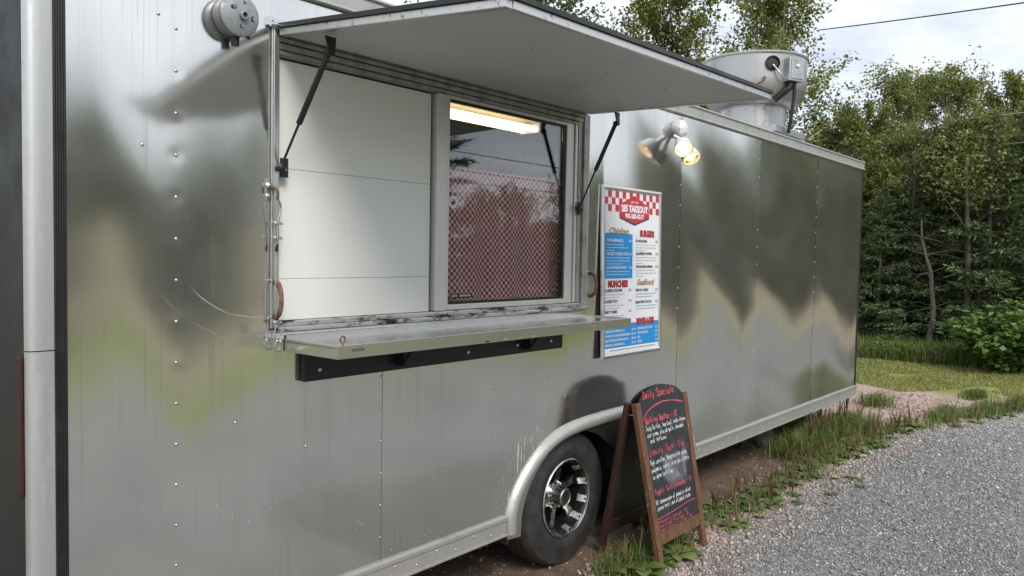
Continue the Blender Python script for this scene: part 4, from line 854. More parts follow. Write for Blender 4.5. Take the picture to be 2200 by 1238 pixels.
chalk('and lettuce!', 0.18, 0.50, bv(0.305), 0.023, 'chalk_white', 0.0026)
chalk("Lonnie's  Tacos - 5/ea", 0.14, 0.82, bv(0.405), 0.036, 'chalk_red', 0.0028)
chalk('Pork carnitas, Mangonion hot salsa,', 0.12, 0.86, bv(0.475), 0.024, 'chalk_white', 0.0026)
chalk('guacamole, radish, onion and cilantro', 0.12, 0.88, bv(0.530), 0.024, 'chalk_white', 0.0026)
chalk('on warm tortillas.', 0.13, 0.54, bv(0.585), 0.024, 'chalk_white', 0.0026)
chalk('Pumpkin  Swirl Cheesecake - 10', 0.13, 0.86, bv(0.710), 0.028, 'chalk_red', 0.0028)
chalk('NY cheesecake w/ pumpkin spice', 0.12, 0.82, bv(0.785), 0.023, 'chalk_white', 0.0026)
chalk('puree swirl and whipped cream.', 0.13, 0.82, bv(0.830), 0.023, 'chalk_white', 0.0026)
line([(0.09, bv(0.893)), (0.3, bv(0.890)), (0.55, bv(0.878)), (0.75, bv(0.862)), (0.91, bv(0.868))], 0.004, 'chalk_red')
chalk('Blackberry Lemonade - $7', 0.11, 0.70, bv(0.930), 0.014, 'chalk_red', 0.0020)
chalk('Black Forest Dirty Soda - $5', 0.10, 0.72, bv(0.963), 0.014, 'chalk_red', 0.0020)
chalk('Pumpkin Spice Dirty Soda - $5', 0.10, 0.78, bv(0.993), 0.014, 'chalk_red', 0.0020)
line([(0.118, bv(0.80)), (0.12, bv(0.86)), (0.124, bv(0.93)), (0.13, bv(0.99))], 0.010, 'chalk_white') if False else None

# ------------------------------------------------------------------ twin flood light
fl_ = thing('flood_light', (4.33, 0.0, 2.40), 'white twin flood light with two lit bulbs on the trailer side', 'flood light')
MB().lathe([(0.050, 0.0005), (0.052, 0.004), (0.052, 0.046), (0.049, 0.048)], (4.385, 0, 2.425), (0, -1, 0), 28).build('round_box', 'white_plastic', fl_, smooth=35)
MB().lathe([(0.053, 0.0485), (0.053, 0.058), (0.048, 0.062), (0.030, 0.074), (0.0001, 0.078)], (4.385, 0, 2.425), (0, -1, 0), 8).build('box_cover', 'white_plastic', fl_)
def head(c, ax, arm):
    c = Vector(c); ax = Vector(ax).normalized()
    h = MB().lathe([(0.022, -0.062), (0.036, -0.058), (0.046, -0.040), (0.052, -0.010), (0.055, 0.010), (0.058, 0.012), (0.058, 0.020), (0.053, 0.020), (0.050, 0.006), (0.045, -0.010), (0.028, -0.036)], c, ax, 32).build('lamp_head', 'white_plastic', fl_, smooth=40)
    MB().lathe([(0.0495, 0.004), (0.042, -0.016), (0.028, -0.036), (0.0001, -0.044)], c, ax, 28).build('reflector', 'reflector', fl_, smooth=60)
    MB().lathe([(0.0001, 0.002), (0.010, 0.0), (0.017, -0.012), (0.013, -0.026), (0.008, -0.04)], c, ax, 16).build('bulb', 'bulb', fl_, smooth=60)
    MB().lathe([(0.0515, 0.008), (0.040, 0.014), (0.0001, 0.019)], c, ax, 28).build('lens', 'lens', fl_, smooth=60)
    MB().tube([arm, Vector(arm).lerp(c - ax * 0.060, 0.5) + Vector((0, 0, 0.004)), c - ax * 0.060], [0.013, 0.014, 0.016], 10).build('swivel_arm', 'white_plastic', fl_, smooth=50)
head((4.275, -0.118, 2.295), (-0.60, -0.52, -0.60), (4.325, -0.03, 2.374))
head((4.372, -0.118, 2.248), (-0.30, -0.55, -0.78), (4.365, -0.03, 2.374))

# ------------------------------------------------------------------ roof exhaust fan
fn = thing('exhaust_fan', (6.53, 0.43, 2.62), 'big spun aluminium exhaust fan bowl on the trailer roof', 'exhaust fan')
fc = (6.53, 0.43, 0.0); az = (0, 0, 1)
MB().lathe([(0.285, 2.906), (0.32, 2.912), (0.365, 2.935), (0.400, 2.975), (0.418, 3.03), (0.425, 3.10), (0.430, 3.285), (0.440, 3.290), (0.442, 3.300), (0.436, 3.308), (0.424, 3.304), (0.420, 3.20), (0.41, 3.12), (0.38, 3.03), (0.0001, 2.99)], fc, az, 72).build('bowl', 'fan', fn, smooth=40)
MB().lathe([(0.272, 2.715), (0.272, 2.80), (0.274, 2.895), (0.288, 2.897), (0.288, 2.904), (0.27, 2.9045)], fc, az, 56).build('neck', 'fan', fn, smooth=35)
for k in range(12):
    an = 2 * math.pi * k / 12 + 0.2
    for zz in (2.75, 2.87): MB().lathe([(0.007, 0.0), (0.005, 0.004), (0.0001, 0.005)], (6.53 + 0.273 * math.cos(an), 0.43 + 0.273 * math.sin(an), zz), (math.cos(an), math.sin(an), 0), 8).build('neck_screw', 'frame_dark', fn)
cb = MB(); cb.box(6.20, 6.80, 0.10, 0.74, 2.605, 2.655); cb.box(6.18, 6.82, 0.08, 0.76, 2.656, 2.714); cb.build('curb', 'galv', fn, bevel=0.006)
def bowl_pt(an, r, z): return Vector((6.53 + r * math.cos(an), 0.43 + r * math.sin(an), z))
a0 = rad(-141); MB().lathe([(0.044, -0.03), (0.056, 0.0), (0.060, 0.012), (0.052, 0.016), (0.047, 0.004), (0.045, -0.03)], bowl_pt(a0 + 0.06, 0.427, 3.205), (math.cos(a0 + 0.06), math.sin(a0 + 0.06), 0), 28).build('port_ring', 'rubber', fn, smooth=40)
MB().lathe([(0.0465, 0.002), (0.0001, 0.003)], bowl_pt(a0 + 0.06, 0.427, 3.205), (math.cos(a0 + 0.06), math.sin(a0 + 0.06), 0), 24).build('port_hole', 'black', fn)
ax_ = rad(-114); dv = Vector((math.cos(ax_), math.sin(ax_), 0)); tv = Vector((-math.sin(ax_), math.cos(ax_), 0)); up = Vector((0, 0, 1)); cc = bowl_pt(ax_, 0.425, 3.155)
def obox(c, hx, hz, d0, d1): return MB().hexa([c + tv * sx_ * hx + dv * d + up * hz * sz_ for sz_ in (-1, 1) for (sx_, d) in ((-1, d0), (1, d0), (1, d1), (-1, d1))])
sw = obox(cc, 0.078, 0.092, -0.02, 0.062).build('switch_box', 'galv', fn, bevel=0.004)
obox(cc + dv * 0.0622, 0.062, 0.076, 0.0, 0.006).build('switch_plate', 'grey_box' if False else 'galv', fn, bevel=0.003)
MB().lathe([(0.017, 0.0), (0.016, 0.008), (0.010, 0.013), (0.0001, 0.014)], cc + dv * 0.068 + up * 0.025, dv, 18).build('switch_knob', 'white_plastic', fn, smooth=50)
s0 = cc - up * 0.08 + dv * 0.02; s1 = Vector((6.38, 0.06, 2.66))
MB().tube([s0 + tv * 0.02, s0 + tv * 0.02 - up * 0.12, s1.lerp(s0, 0.4) + dv * 0.02, s1], 0.014, 12).build('conduit', 'black', fn, smooth=60)
MB().tube([s0 - tv * 0.022, s0 - tv * 0.03 - up * 0.06, bowl_pt(rad(-122), 0.43, 2.99), bowl_pt(rad(-130), 0.37, 2.92)], [0.022, 0.026, 0.026, 0.022], 12).build('conduit', 'black', fn, smooth=60)
MB().tube([bowl_pt(a0 + 0.06, 0.44, 3.19), bowl_pt(rad(-132), 0.46, 3.13), bowl_pt(rad(-127), 0.47, 3.08), s0 - tv * 0.03 + up * 0.01], 0.008, 8).build('wire_lead', 'galv', fn, smooth=60)
MB().tube([bowl_pt(rad(-156), 0.425, 3.02), bowl_pt(rad(-152), 0.445, 3.04), bowl_pt(rad(-147), 0.45, 3.06), bowl_pt(rad(-145), 0.45, 3.085), bowl_pt(rad(-146), 0.45, 3.095), bowl_pt(rad(-148), 0.45, 3.08)], 0.007, 8).build('drain_tube', 'rust', fn, smooth=60)
pa = ax_ + 0.26; flat(Matrix.Translation(bowl_pt(pa, 0.4345, 3.235)) @ Matrix(((-math.sin(pa), 0, math.cos(pa), 0), (math.cos(pa), 0, math.sin(pa), 0), (0, 1, 0, 0), (0, 0, 0, 1))), [(-0.016, -0.020), (0.016, -0.020), (0.016, 0.020), (-0.016, 0.020)], 0.003, 'p_blue', fn, 'blue_label')
# ------------------------------------------------------------------ timber blocks and stones under the trailer
MB().box(3.70, 4.00, 0.02, 0.16, 0.0, 0.045).box(3.70, 3.70, 0, 0, 0, 0) if False else None
def block(x, y, z, lx, ly, lz, rz, label):
    M = Matrix.Translation((x, y, z)) @ Matrix.Rotation(rz, 4, 'Z'); mb = MB(M); mb.box(-lx / 2, lx / 2, -ly / 2, ly / 2, 0, lz)
    return tag(mb.build('timber_block', 'timber', None, bevel=0.004, base=(x, y, z)), label, 'timber')
block(3.88, 0.10, 0.0, 0.42, 0.14, 0.045, 0.08, 'lower weathered timber block behind the chalkboard foot')
block(3.90, 0.11, 0.046, 0.36, 0.09, 0.045, -0.04, 'upper weathered timber block lying on another behind the chalkboard')
def rock(x, y, sx, sy, sz, seed, label):
    r_ = np.random.default_rng(seed); bm = bmesh.new(); bmesh.ops.create_icosphere(bm, subdivisions=3, radius=1.0)
    ph = r_.uniform(0, 6.28, (6, 4)); fr = r_.uniform(1.5, 4.5, (6, 3))
    for v in bm.verts:
        d = 1 + sum(0.07 * math.sin(v.co.x * f[0] + v.co.y * f[1] + v.co.z * f[2] + p[0]) for f, p in zip(fr, ph)); v.co = Vector((v.co.x * d * sx, v.co.y * d * sy, max(v.co.z * d, -0.35) * sz))
    me = bpy.data.meshes.new('rock'); bm.to_mesh(me); bm.free(); me.materials.append(MAT['rock'])
    tag(mesh_obj('rock', me, None, (x, y, sz * 0.28), r_.uniform(0, 6)), label, 'rock')
rock(6.75, 0.40, 0.20, 0.16, 0.17, 1, 'largest dark rock in the shade under the trailer front end')
rock(7.25, 0.55, 0.16, 0.14, 0.14, 2, 'dark rock under the trailer nearest the tall grass')
rock(6.25, 0.75, 0.14, 0.13, 0.10, 3, 'low dark rock deep under the trailer')

# ------------------------------------------------------------------ loose gravel
def stones(n, xr, yfun, smin, smax, seed, name, mat, label, cat):
    r_ = np.random.default_rng(seed); px = xr[0] + (xr[1] - xr[0]) * r_.random(n) ** 1.35; lo, hi = yfun(px); t_ = r_.random(n); py = lo + (hi - lo) * t_
    s = smin + (smax - smin) * r_.random(n) ** 2.2; s *= 1 + 0.05 * (px - 3)
    base = np.array([[1, 0, 0], [-1, 0, 0], [0, 1, 0], [0, -1, 0], [0, 0, 0.75], [0, 0, -0.6]], np.float32)
    V = base[None] * (0.7 + 0.6 * r_.random((n, 6, 1))); V = V * np.stack([np.ones(n), 0.6 + 0.5 * r_.random(n), 0.55 + 0.35 * r_.random(n)], -1)[:, None, :]
    V += r_.normal(0, 0.18, V.shape); a = r_.random(n) * 6.283; b = r_.normal(0, 0.4, n)
    ca, sa, cb_, sb = np.cos(a), np.sin(a), np.cos(b), np.sin(b)
    x, y, z = V[..., 0], V[..., 1], V[..., 2]; x2 = x * cb_[:, None] + z * sb[:, None]; z2 = -x * sb[:, None] + z * cb_[:, None]
    X = x2 * ca[:, None] - y * sa[:, None]; Y = x2 * sa[:, None] + y * ca[:, None]
    V = np.stack([X * s[:, None] + px[:, None], Y * s[:, None] + py[:, None], z2 * s[:, None] + s[:, None] * 0.22], -1)
    tri = np.array([[0, 2, 4], [2, 1, 4], [1, 3, 4], [3, 0, 4], [2, 0, 5], [1, 2, 5], [3, 1, 5], [0, 3, 5]]); F = (tri[None] + (np.arange(n) * 6)[:, None, None]).reshape(-1, 3)
    o = mesh_obj(name, raw_mesh(name, V, F, mat)); tag(o, label, cat, kind='stuff')
def edge_y(x): return -0.42 - 0.36 * np.clip(x - 8.0, 0, 2.2)
stones(85000, (2.7, 10.5), lambda x: (np.maximum(-2.39 + 0.12 * x, -1.9) - 0.02, edge_y(x) + 0.02), 0.0035, 0.0098, 1, 'gravel', 'stone', 'loose grey gravel covering the driveway', 'gravel')
stones(260, (2.9, 8.5), lambda x: (np.maximum(-2.39 + 0.12 * x, -1.9), edge_y(x)), 0.012, 0.021, 9, 'gravel', 'stone', 'larger stray stones scattered over the grey driveway', 'gravel')
stones(9000, (3.3, 10.6), lambda x: (edge_y(x) - 0.28, edge_y(x) + 0.35 + 0.5 * np.maximum(x - 8, 0)), 0.005, 0.017, 2, 'gravel', 'pink', 'pinkish loose stones along the weedy gravel edge', 'gravel')
stones(1500, (2.4, 8.0), lambda x: (np.full_like(x, -0.35), np.full_like(x, 0.9)), 0.004, 0.014, 3, 'dirt_crumbs', 'pink', 'small stones and crumbs on the bare dirt under the trailer', 'stones')

# ------------------------------------------------------------------ leaf and blade generators
def leaf_quads(P, D, Nn, L, W):
    # P base (n,3), D direction, Nn normal, L length, W half width -> four-corner folded leaves
    S = np.cross(D, Nn); S /= np.linalg.norm(S, axis=1, keepdims=True) + 1e-9; Nn = np.cross(S, D)
    mid = P + D * (L * 0.45)[:, None]; f = (W * 0.25)[:, None]
    V = np.stack([P, mid + S * W[:, None] + Nn * f, P + D * L[:, None], mid - S * W[:, None] + Nn * f], 1)
    return V.reshape(-1, 3), np.arange(len(P) * 4).reshape(-1, 4)
def unit(v): return v / (np.linalg.norm(v, axis=-1, keepdims=True) + 1e-9)
def blades(n, px, py, hmin, hmax, w, seed, lean=0.35, pz=None):
    r_ = np.random.default_rng(seed); h = hmin + (hmax - hmin) * r_.random(n); a = r_.random(n) * 6.283; l = np.abs(r_.normal(0, lean, n)); d = np.stack([np.cos(a), np.sin(a)], -1)
    b = np.stack([px, py, np.zeros(n) if pz is None else pz], -1); s = np.stack([-d[:, 1], d[:, 0], np.zeros(n)], -1) * (w * (0.6 + 0.8 * r_.random(n)))[:, None]
    m_ = b + np.concatenate([d * (h * l * 0.35)[:, None], (h * 0.6)[:, None]], 1); t_ = b + np.concatenate([d * (h * l * 1.1)[:, None], (h * (1 - 0.25 * np.minimum(l, 1.5)))[:, None]], 1)
    V = np.stack([b - s, b + s, m_ + s * 0.7, t_, m_ - s * 0.7], 1).reshape(-1, 3); i = np.arange(n) * 5
    F = np.concatenate([np.stack([i, i + 1, i + 2], -1), np.stack([i, i + 2, i + 4], -1), np.stack([i + 4, i + 2, i + 3], -1)]); return V, F
def stuff(name, V, F, mat, label, cat):
    o = mesh_obj(name, raw_mesh(name, V, F, mat)); return tag(o, label, cat, kind='stuff')
# lawn beyond the trailer
r = np.random.default_rng(5); n = 110000
px = 10.3 + 4.6 * r.random(n) ** 0.8; py = -2.2 + 6.5 * r.random(n); keep = (px + 0.35 * np.sin(py * 2.3) + 0.25 * np.sin(py * 5.1 + 1) > 11.05) & (py > edge_y(px) + 0.15) & (np.sin(px * 2.1 + 1.3 * np.sin(py * 1.7)) * np.sin(py * 2.9) < 0.86)
px, py = px[keep], py[keep]; V, F = blades(len(px), px, py, 0.015, 0.055, 0.0045, 6, 0.8); stuff('lawn', V, F, 'lawn', 'short yellowish lawn beyond the end of the trailer', 'lawn')
# rough grass at the wood edge
n = 16000; px = 13.7 + 1.5 * r.random(n); py = -2.0 + 6.5 * r.random(n); V, F = blades(n, px, py, 0.10, 0.42, 0.006, 8, 0.5); stuff('rough_grass', V, F, 'grass', 'taller rough grass along the edge of the woods', 'grass')
# tall grass under the front of the trailer and along the weed strip
def clumps(cs, seed, hs, w, name, mat, label, per):
    r_ = np.random.default_rng(seed); pxs = []; pys = []; 
    for (cx_, cy_, rx, ry) in cs: pxs.append(cx_ + rx * r_.normal(0, 0.5, per)); pys.append(cy_ + ry * r_.normal(0, 0.5, per))
    px_, py_ = np.concatenate(pxs), np.concatenate(pys); V, F = blades(len(px_), px_, py_, hs[0], hs[1], w, seed + 1, 0.75); stuff(name, V, F, mat, label, 'grass')
clumps([(7.0, 0.02, 0.35, 0.22), (7.5, 0.05, 0.4, 0.25), (7.9, -0.05, 0.4, 0.25), (6.6, -0.02, 0.3, 0.16), (7.3, 0.3, 0.4, 0.2)], 21, (0.06, 0.25), 0.0036, 'tall_grass', 'grass', 'tall green grass growing under the front end of the trailer', 700)
cs = [(4.0 + 0.42 * k, -0.30 + 0.05 * math.sin(k * 2.1) - 0.36 * max(4.0 + 0.42 * k - 8, 0), 0.25, 0.12) for k in range(16)]
clumps(cs, 31, (0.04, 0.14), 0.003, 'weed_strip_grass', 'grass', 'thin grass among the weeds along the gravel edge', 90)
clumps([(9.5, 0.15, 0.22, 0.16)], 41, (0.05, 0.2), 0.004, 'grass_tuft', 'grass', 'lone grass tuft on the pinkish gravel past the trailer', 500)
clumps([(9.9, -0.85, 0.5, 0.14), (10.6, -1.1, 0.5, 0.14), (11.3, -1.35, 0.6, 0.15), (9.3, -0.6, 0.4, 0.12), (10.9, -0.6, 0.25, 0.1)], 51, (0.03, 0.14), 0.005, 'verge_grass', 'grass', 'grassy weeds at the far gravel edge right of trailer', 800)
clumps([(3.62, -0.28, 0.16, 0.10), (3.45, -0.22, 0.14, 0.08), (3.95, -0.22, 0.2, 0.1)], 61, (0.04, 0.16), 0.0026, 'board_grass', 'grass', 'grass growing around the feet of the chalkboard', 220)

# plantain weeds: broad leaf rosettes with brown seed spikes
def plantain(seed, nl, ns, L):
    r_ = np.random.default_rng(seed); V = []; F = []
    for i in range(nl):
        a = i * 2.4 + r_.normal(0, 0.2); el = r_.uniform(0.1, 0.9); l = L * r_.uniform(0.6, 1.05); w = l * r_.uniform(0.24, 0.34); d = np.array([math.cos(a), math.sin(a)]); s = np.array([-d[1], d[0]]); o = len(V); rows = 6
        for k in range(rows):
            t_ = k / (rows - 1); wd = w * (0.08 + 0.1 * t_ if t_ < 0.3 else math.sin(min(1, (t_ - 0.2) / 0.8) * math.pi) ** 0.7 + 0.02) if k < rows - 1 else 0.002
            hgt = l * (math.sin(el) * t_ - 0.55 * t_ * t_ * math.sin(el + 0.5)) + 0.006 + 0.01 * t_; out = l * math.cos(el * 0.8) * t_
            for q_ in (-1, 0, 1): V.append([d[0] * out + s[0] * wd * q_, d[1] * out + s[1] * wd * q_, max(hgt + (0.12 * wd if q_ else -0.05 * wd) + 0.015 * wd * math.sin(t_ * 17 + i), 0.004)])
        for k in range(rows - 1):
            for q_ in (0, 1): F.append([o + k * 3 + q_, o + k * 3 + q_ + 1, o + (k + 1) * 3 + q_ + 1, o + (k + 1) * 3 + q_])
    SV = []; SF = []
    for i in range(ns):
        a = r_.uniform(0, 6.28); h = L * r_.uniform(0.9, 1.7); l = r_.uniform(0.05, 0.3); n6 = 5
        for k in range(6):
            t_ = k / 5; rr_ = 0.0013 if t_ < 0.38 else 0.0042 * (1.15 - 0.75 * t_); cx_ = math.cos(a) * l * h * t_ * t_; cy_ = math.sin(a) * l * h * t_ * t_
            for j in range(n6): SV.append([cx_ + rr_ * math.cos(j * 1.2566), cy_ + rr_ * math.sin(j * 1.2566), h * t_])
        o = i * 30
        for k in range(5):
            for j in range(n6): SF.append([o + k * n6 + j, o + k * n6 + (j + 1) % n6, o + (k + 1) * n6 + (j + 1) % n6, o + (k + 1) * n6 + j])
    lm = raw_mesh('leaf_rosette', V, F, 'weed', True); sm = raw_mesh('seed_spikes', SV, SF, 'seed', True) if ns else None
    return lm, sm
PV = [plantain(100 + k, nl, ns, L) for k, (nl, ns, L) in enumerate(((11, 5, 0.15), (9, 7, 0.13), (14, 4, 0.17), (8, 9, 0.12), (12, 0, 0.19)))]
def weed(k, x, y, rz, sc, label, group):
    o = thing('plantain_weed', (x, y, 0.0), label, 'weed', group); o.rotation_euler = (0, 0, rz); o.scale = (sc, sc, sc * 1.05)
    mesh_obj('leaf_rosette', PV[k][0], o); 
    if PV[k][1]: q_ = mesh_obj('seed_spikes', PV[k][1], o); q_['kind'] = 'stuff'
rw = random.Random(3)
LB = 'leafy plantain weed with brown seed spikes in the strip between trailer and gravel'
spots = [(4, 3.52, -0.34, 0.85), (2, 3.62, -0.27, 0.8), (4, 3.42, -0.22, 0.7), (2, 3.86, -0.36, 0.85), (4, 4.02, -0.28, 0.75), (2, 3.78, -0.20, 0.8), (0, 3.70, -0.36, 0.7), (2, 3.48, -0.27, 0.75), (0, 3.95, -0.40, 0.6)]
for k, x, y, s in spots: weed(k, x, y, rw.uniform(0, 6), s, 'broad leaved plantain weed crowding the feet of the chalkboard', 'weeds around the chalkboard feet')
for i in range(84):
    x = 4.28 + i * 0.052 + rw.uniform(-0.06, 0.06); y = -0.27 + rw.uniform(-0.13, 0.15) - 0.10 * max(x - 7.0, 0) - (0.0 if x < 5 else 0.02); weed(rw.choice([0, 1, 3, 3, 1, 2]), x, y, rw.uniform(0, 6), rw.uniform(0.55, 1.0), LB, 'weeds along the gravel edge')
for i in range(16):
    x = 8.5 + i * 0.19 + rw.uniform(-0.1, 0.1); y = -0.50 - 0.33 * (x - 8.2) + rw.uniform(-0.12, 0.15); weed(rw.choice([1, 3, 0]), x, y, rw.uniform(0, 6), rw.uniform(0.6, 1.0), 'small spiky plantain weed at the far gravel edge past the trailer', 'weeds at the far gravel edge')
for i in range(9): weed(rw.choice([1, 3]), 6.9 + i * 0.2 + rw.uniform(-0.1, 0.1), 0.0 + rw.uniform(-0.12, 0.2), rw.uniform(0, 6), rw.uniform(1.2, 1.6), 'tall brown plantain seed stalks in the long grass under the trailer', 'seed stalks in the long grass')
for i in range(7): weed(rw.choice([4, 2]), 5.3 + i * 0.22 + rw.uniform(-0.1, 0.1), 0.55 + rw.uniform(-0.15, 0.25), rw.uniform(0, 6), rw.uniform(0.9, 1.4), 'broad leaved weed in the shade under the trailer', 'weeds in the shade under the trailer')
for i, (x, y) in enumerate(((5.62, -0.62), (5.25, -0.52), (6.15, -0.60), (5.95, -0.72))): weed(rw.choice([0, 4]), x, y, rw.uniform(0, 6), 0.42, 'tiny leafy weed standing alone on the loose stones', 'tiny lone weeds on the loose stones')
for i, (x, y, lb) in enumerate(((4.78, -0.46, 'fallen orange leaf on the stones nearest the chalkboard'), (6.02, -0.52, 'fallen yellow orange leaf on the stones farther along the weeds'))):
    a = rw.uniform(0, 6); r_ = np.random.default_rng(i); V = [(0.05 * math.cos(t_) * (0.6 + 0.4 * r_.random()), 0.035 * math.sin(t_) * (0.6 + 0.4 * r_.random()), 0.012 + 0.012 * r_.random()) for t_ in np.linspace(0, 6.283, 11)[:-1]]
    me = bpy.data.meshes.new('fallen_leaf'); me.from_pydata(V, [], [tuple(range(10))]); me.materials.append(MAT['deadleaf']); tag(mesh_obj('fallen_leaf', me, None, (x, y, 0.012), a), lb, 'leaf')

# ------------------------------------------------------------------ trees
def tubes(segs, n=5):
    V = []; F = []
    for (p0, p1, r0, r1) in segs:
        p0, p1 = np.array(p0, float), np.array(p1, float); d = p1 - p0; L = np.linalg.norm(d)
        if L < 1e-6: continue
        d /= L; a = np.array([0, 0, 1.]) if abs(d[2]) < 0.9 else np.array([1., 0, 0]); a = a - d * a.dot(d); a /= np.linalg.norm(a); b = np.cross(d, a); o = len(V)
        for p, r_ in ((p0, r0), (p1, r1)):
            for j in range(n): an = 6.2832 * j / n; V.append(p + (a * math.cos(an) + b * math.sin(an)) * r_)
        for j in range(n): F.append([o + j, o + (j + 1) % n, o + n + (j + 1) % n, o + n + j])
    return V, F
def decid(seed, H, R, base, nlimb, per, leaf, nleaf, bark, lmat, droop=0.2):
    r_ = np.random.default_rng(seed); segs = []; tp = [np.array([0., 0, -0.1])]; nseg = 9; r0 = H * 0.011 + 0.02
    for k in range(nseg): tp.append(tp[-1] + np.array([r_.normal(0, 0.035 * H / 8), r_.normal(0, 0.035 * H / 8), H / nseg]))
    for k in range(nseg): segs.append((tp[k], tp[k + 1], r0 * (1 - 0.93 * k / nseg), r0 * (1 - 0.93 * (k + 1) / nseg)))
    Ps = []; Ds = []
    def at_h(t_): k = min(int(t_ * nseg), nseg - 1); return tp[k] + (tp[k + 1] - tp[k]) * (t_ * nseg - k)
    for i in range(nlimb):
        t_ = base + (0.98 - base) * (i + r_.random()) / nlimb; p = at_h(t_); az_ = i * 2.4 + r_.normal(0, 0.5); el = rad(r_.uniform(20, 50) + 25 * t_); f = (t_ - base) / (1 - base)
        Lb = R * (0.35 + 1.05 * math.sin(math.pi * min(0.97, 0.25 + 0.72 * f))) * r_.uniform(0.6, 1.15); d = np.array([math.cos(az_) * math.cos(el), math.sin(az_) * math.cos(el), math.sin(el)]); pts_ = [p]; rr_ = r0 * (1 - 0.9 * t_) * 0.55 + 0.006
        for k in range(5):
            d = unit(d + r_.normal(0, 0.13, 3) + np.array([0, 0, 0.03 - droop * 0.12 * k])); pts_.append(pts_[-1] + d * Lb / 5); segs.append((pts_[-2], pts_[-1], rr_ * (1 - k / 5.5), rr_ * (1 - (k + 1) / 5.5)))
        for k in range(per):
            s = r_.uniform(0.25, 1.0); kk = min(int(s * 5), 4); q_ = pts_[kk] + (pts_[kk + 1] - pts_[kk]) * (s * 5 - kk); sd_ = unit(d + r_.normal(0, 0.75, 3) + np.array([0, 0, 0.15])); Ls = Lb * r_.uniform(0.18, 0.42) + 0.12; e_ = q_ + sd_ * Ls + np.array([0, 0, -droop * Ls * 0.6]); segs.append((q_, e_, 0.007, 0.003))
            m_ = int(nleaf * r_.uniform(0.6, 1.3)); tt = r_.random(m_) ** 0.7; Ps.append(q_ + (e_ - q_) * tt[:, None] + r_.normal(0, 0.055 + 0.05 * Ls, (m_, 3))); Ds.append(unit(sd_ * 0.5 + r_.normal(0, 0.6, (m_, 3)) + np.array([0, 0, -0.5])))
    P_ = np.concatenate(Ps); D_ = np.concatenate(Ds); n_ = len(P_); Nn = unit(r_.normal(0, 0.55, (n_, 3)) + np.array([0, 0, 1.0])); L_ = leaf * r_.uniform(0.65, 1.25, n_)
    LV, LF = leaf_quads(P_, D_, Nn, L_, L_ * r_.uniform(0.30, 0.42, n_)); WV, WF = tubes(segs)
    return raw_mesh('trunk', WV, WF, bark, True), raw_mesh('crown', LV, LF, lmat)
def spruce(seed, H, R, mat='needle', dens=1.0):
    r_ = np.random.default_rng(seed); segs = [((0, 0, -0.1), (0, 0, H), 0.02 + 0.012 * H, 0.008)]; P_ = []; D_ = []; L_ = []; z = 0.25
    while z < H * 0.985:
        f = z / H; nb = max(4, int((7 if f < 0.8 else 5) * dens)); Lb = R * (1 - f) ** 0.85 * r_.uniform(0.85, 1.1) + 0.06
        for i in range(nb):
            a = r_.uniform(0, 6.283); l = Lb * r_.uniform(0.6, 1.12); el = rad(r_.uniform(-22, 8) + 30 * f); d = np.array([math.cos(a) * math.cos(el), math.sin(a) * math.cos(el), math.sin(el)]); s = np.array([-math.sin(a), math.cos(a), 0]); p0 = np.array([0, 0, z + r_.normal(0, 0.05)]); p1 = p0 + d * l + np.array([0, 0, 0.06 * l]); segs.append((p0, p1, 0.012, 0.004)); m_ = int((10 + 26 * l) * dens)
            tt = r_.uniform(0.12, 1.0, m_); side = r_.choice([-1, 1], m_); q_ = p0 + (p1 - p0) * tt[:, None]; tl_ = (0.10 + 0.30 * l * (1 - tt * 0.75)) * r_.uniform(0.6, 1.1, m_); dd = unit(d * 0.75 + s * side[:, None] * 0.8 + np.array([0, 0, -0.12]) + r_.normal(0, 0.14, (m_, 3)))
            for k in range(3):
                fr = (k + r_.random(m_) * 0.6) / 3; P_.append(q_ + dd * (tl_ * fr)[:, None]); D_.append(unit(dd + r_.normal(0, 0.45, (m_, 3)))); L_.append(tl_ * 0.42 + 0.03)
        z += 0.16 + 0.10 * r_.random()
    P_, D_, L_ = np.concatenate(P_), np.concatenate(D_), np.concatenate(L_); n_ = len(P_); Nn = unit(r_.normal(0, 0.5, (n_, 3)) + np.array([0, 0, 1.])); LV, LF = leaf_quads(P_, D_, Nn, L_, np.full(n_, 0.011) + 0.06 * L_); WV, WF = tubes(segs)
    return raw_mesh('trunk', WV, WF, 'bark', True), raw_mesh('crown', LV, LF, mat)
def place(name, meshes, az_, dist, rz, sc, label, cat, group=None, z=0.0):
    x = CAM.x + dist * math.cos(rad(az_)); y = CAM.y + dist * math.sin(rad(az_)); o = thing(name, (x, y, z), label, cat, group); o.rotation_euler = (0, 0, rz); o.scale = (sc, sc, sc)
    mesh_obj('trunk', meshes[0], o); mesh_obj('crown', meshes[1], o); return o
D = [decid(201, 8.0, 1.9, 0.22, 48, 11, 0.092, 48, 'bark', 'leaf'), decid(202, 8.5, 2.1, 0.18, 50, 11, 0.092, 48, 'bark_birch', 'leaf'), decid(203, 7.5, 1.8, 0.20, 44, 11, 0.09, 50, 'bark', 'leaf_dark'), decid(204, 8.0, 2.3, 0.15, 48, 11, 0.09, 50, 'bark_birch', 'leaf')]
S = [spruce(301, 5.0, 1.5), spruce(302, 4.2, 1.35), spruce(303, 6.0, 1.7)]
GD = 'leafy trees behind the trailer'; GR = 'trees at the edge of the woods'
place('birch_tree', D[2], 37.8, 17.0, 0.4, 1.08, 'dark leafy tree above the awning front corner', 'tree', GD)
place('birch_tree', D[0], 29.4, 17.5, 1.9, 0.90, 'leafy tree rising above the awning left of the exhaust fan', 'tree', GD)
place('birch_tree', D[1], 22.4, 18.0, 3.1, 0.86, 'tall loose leafy tree directly behind the exhaust fan', 'tree', GD)
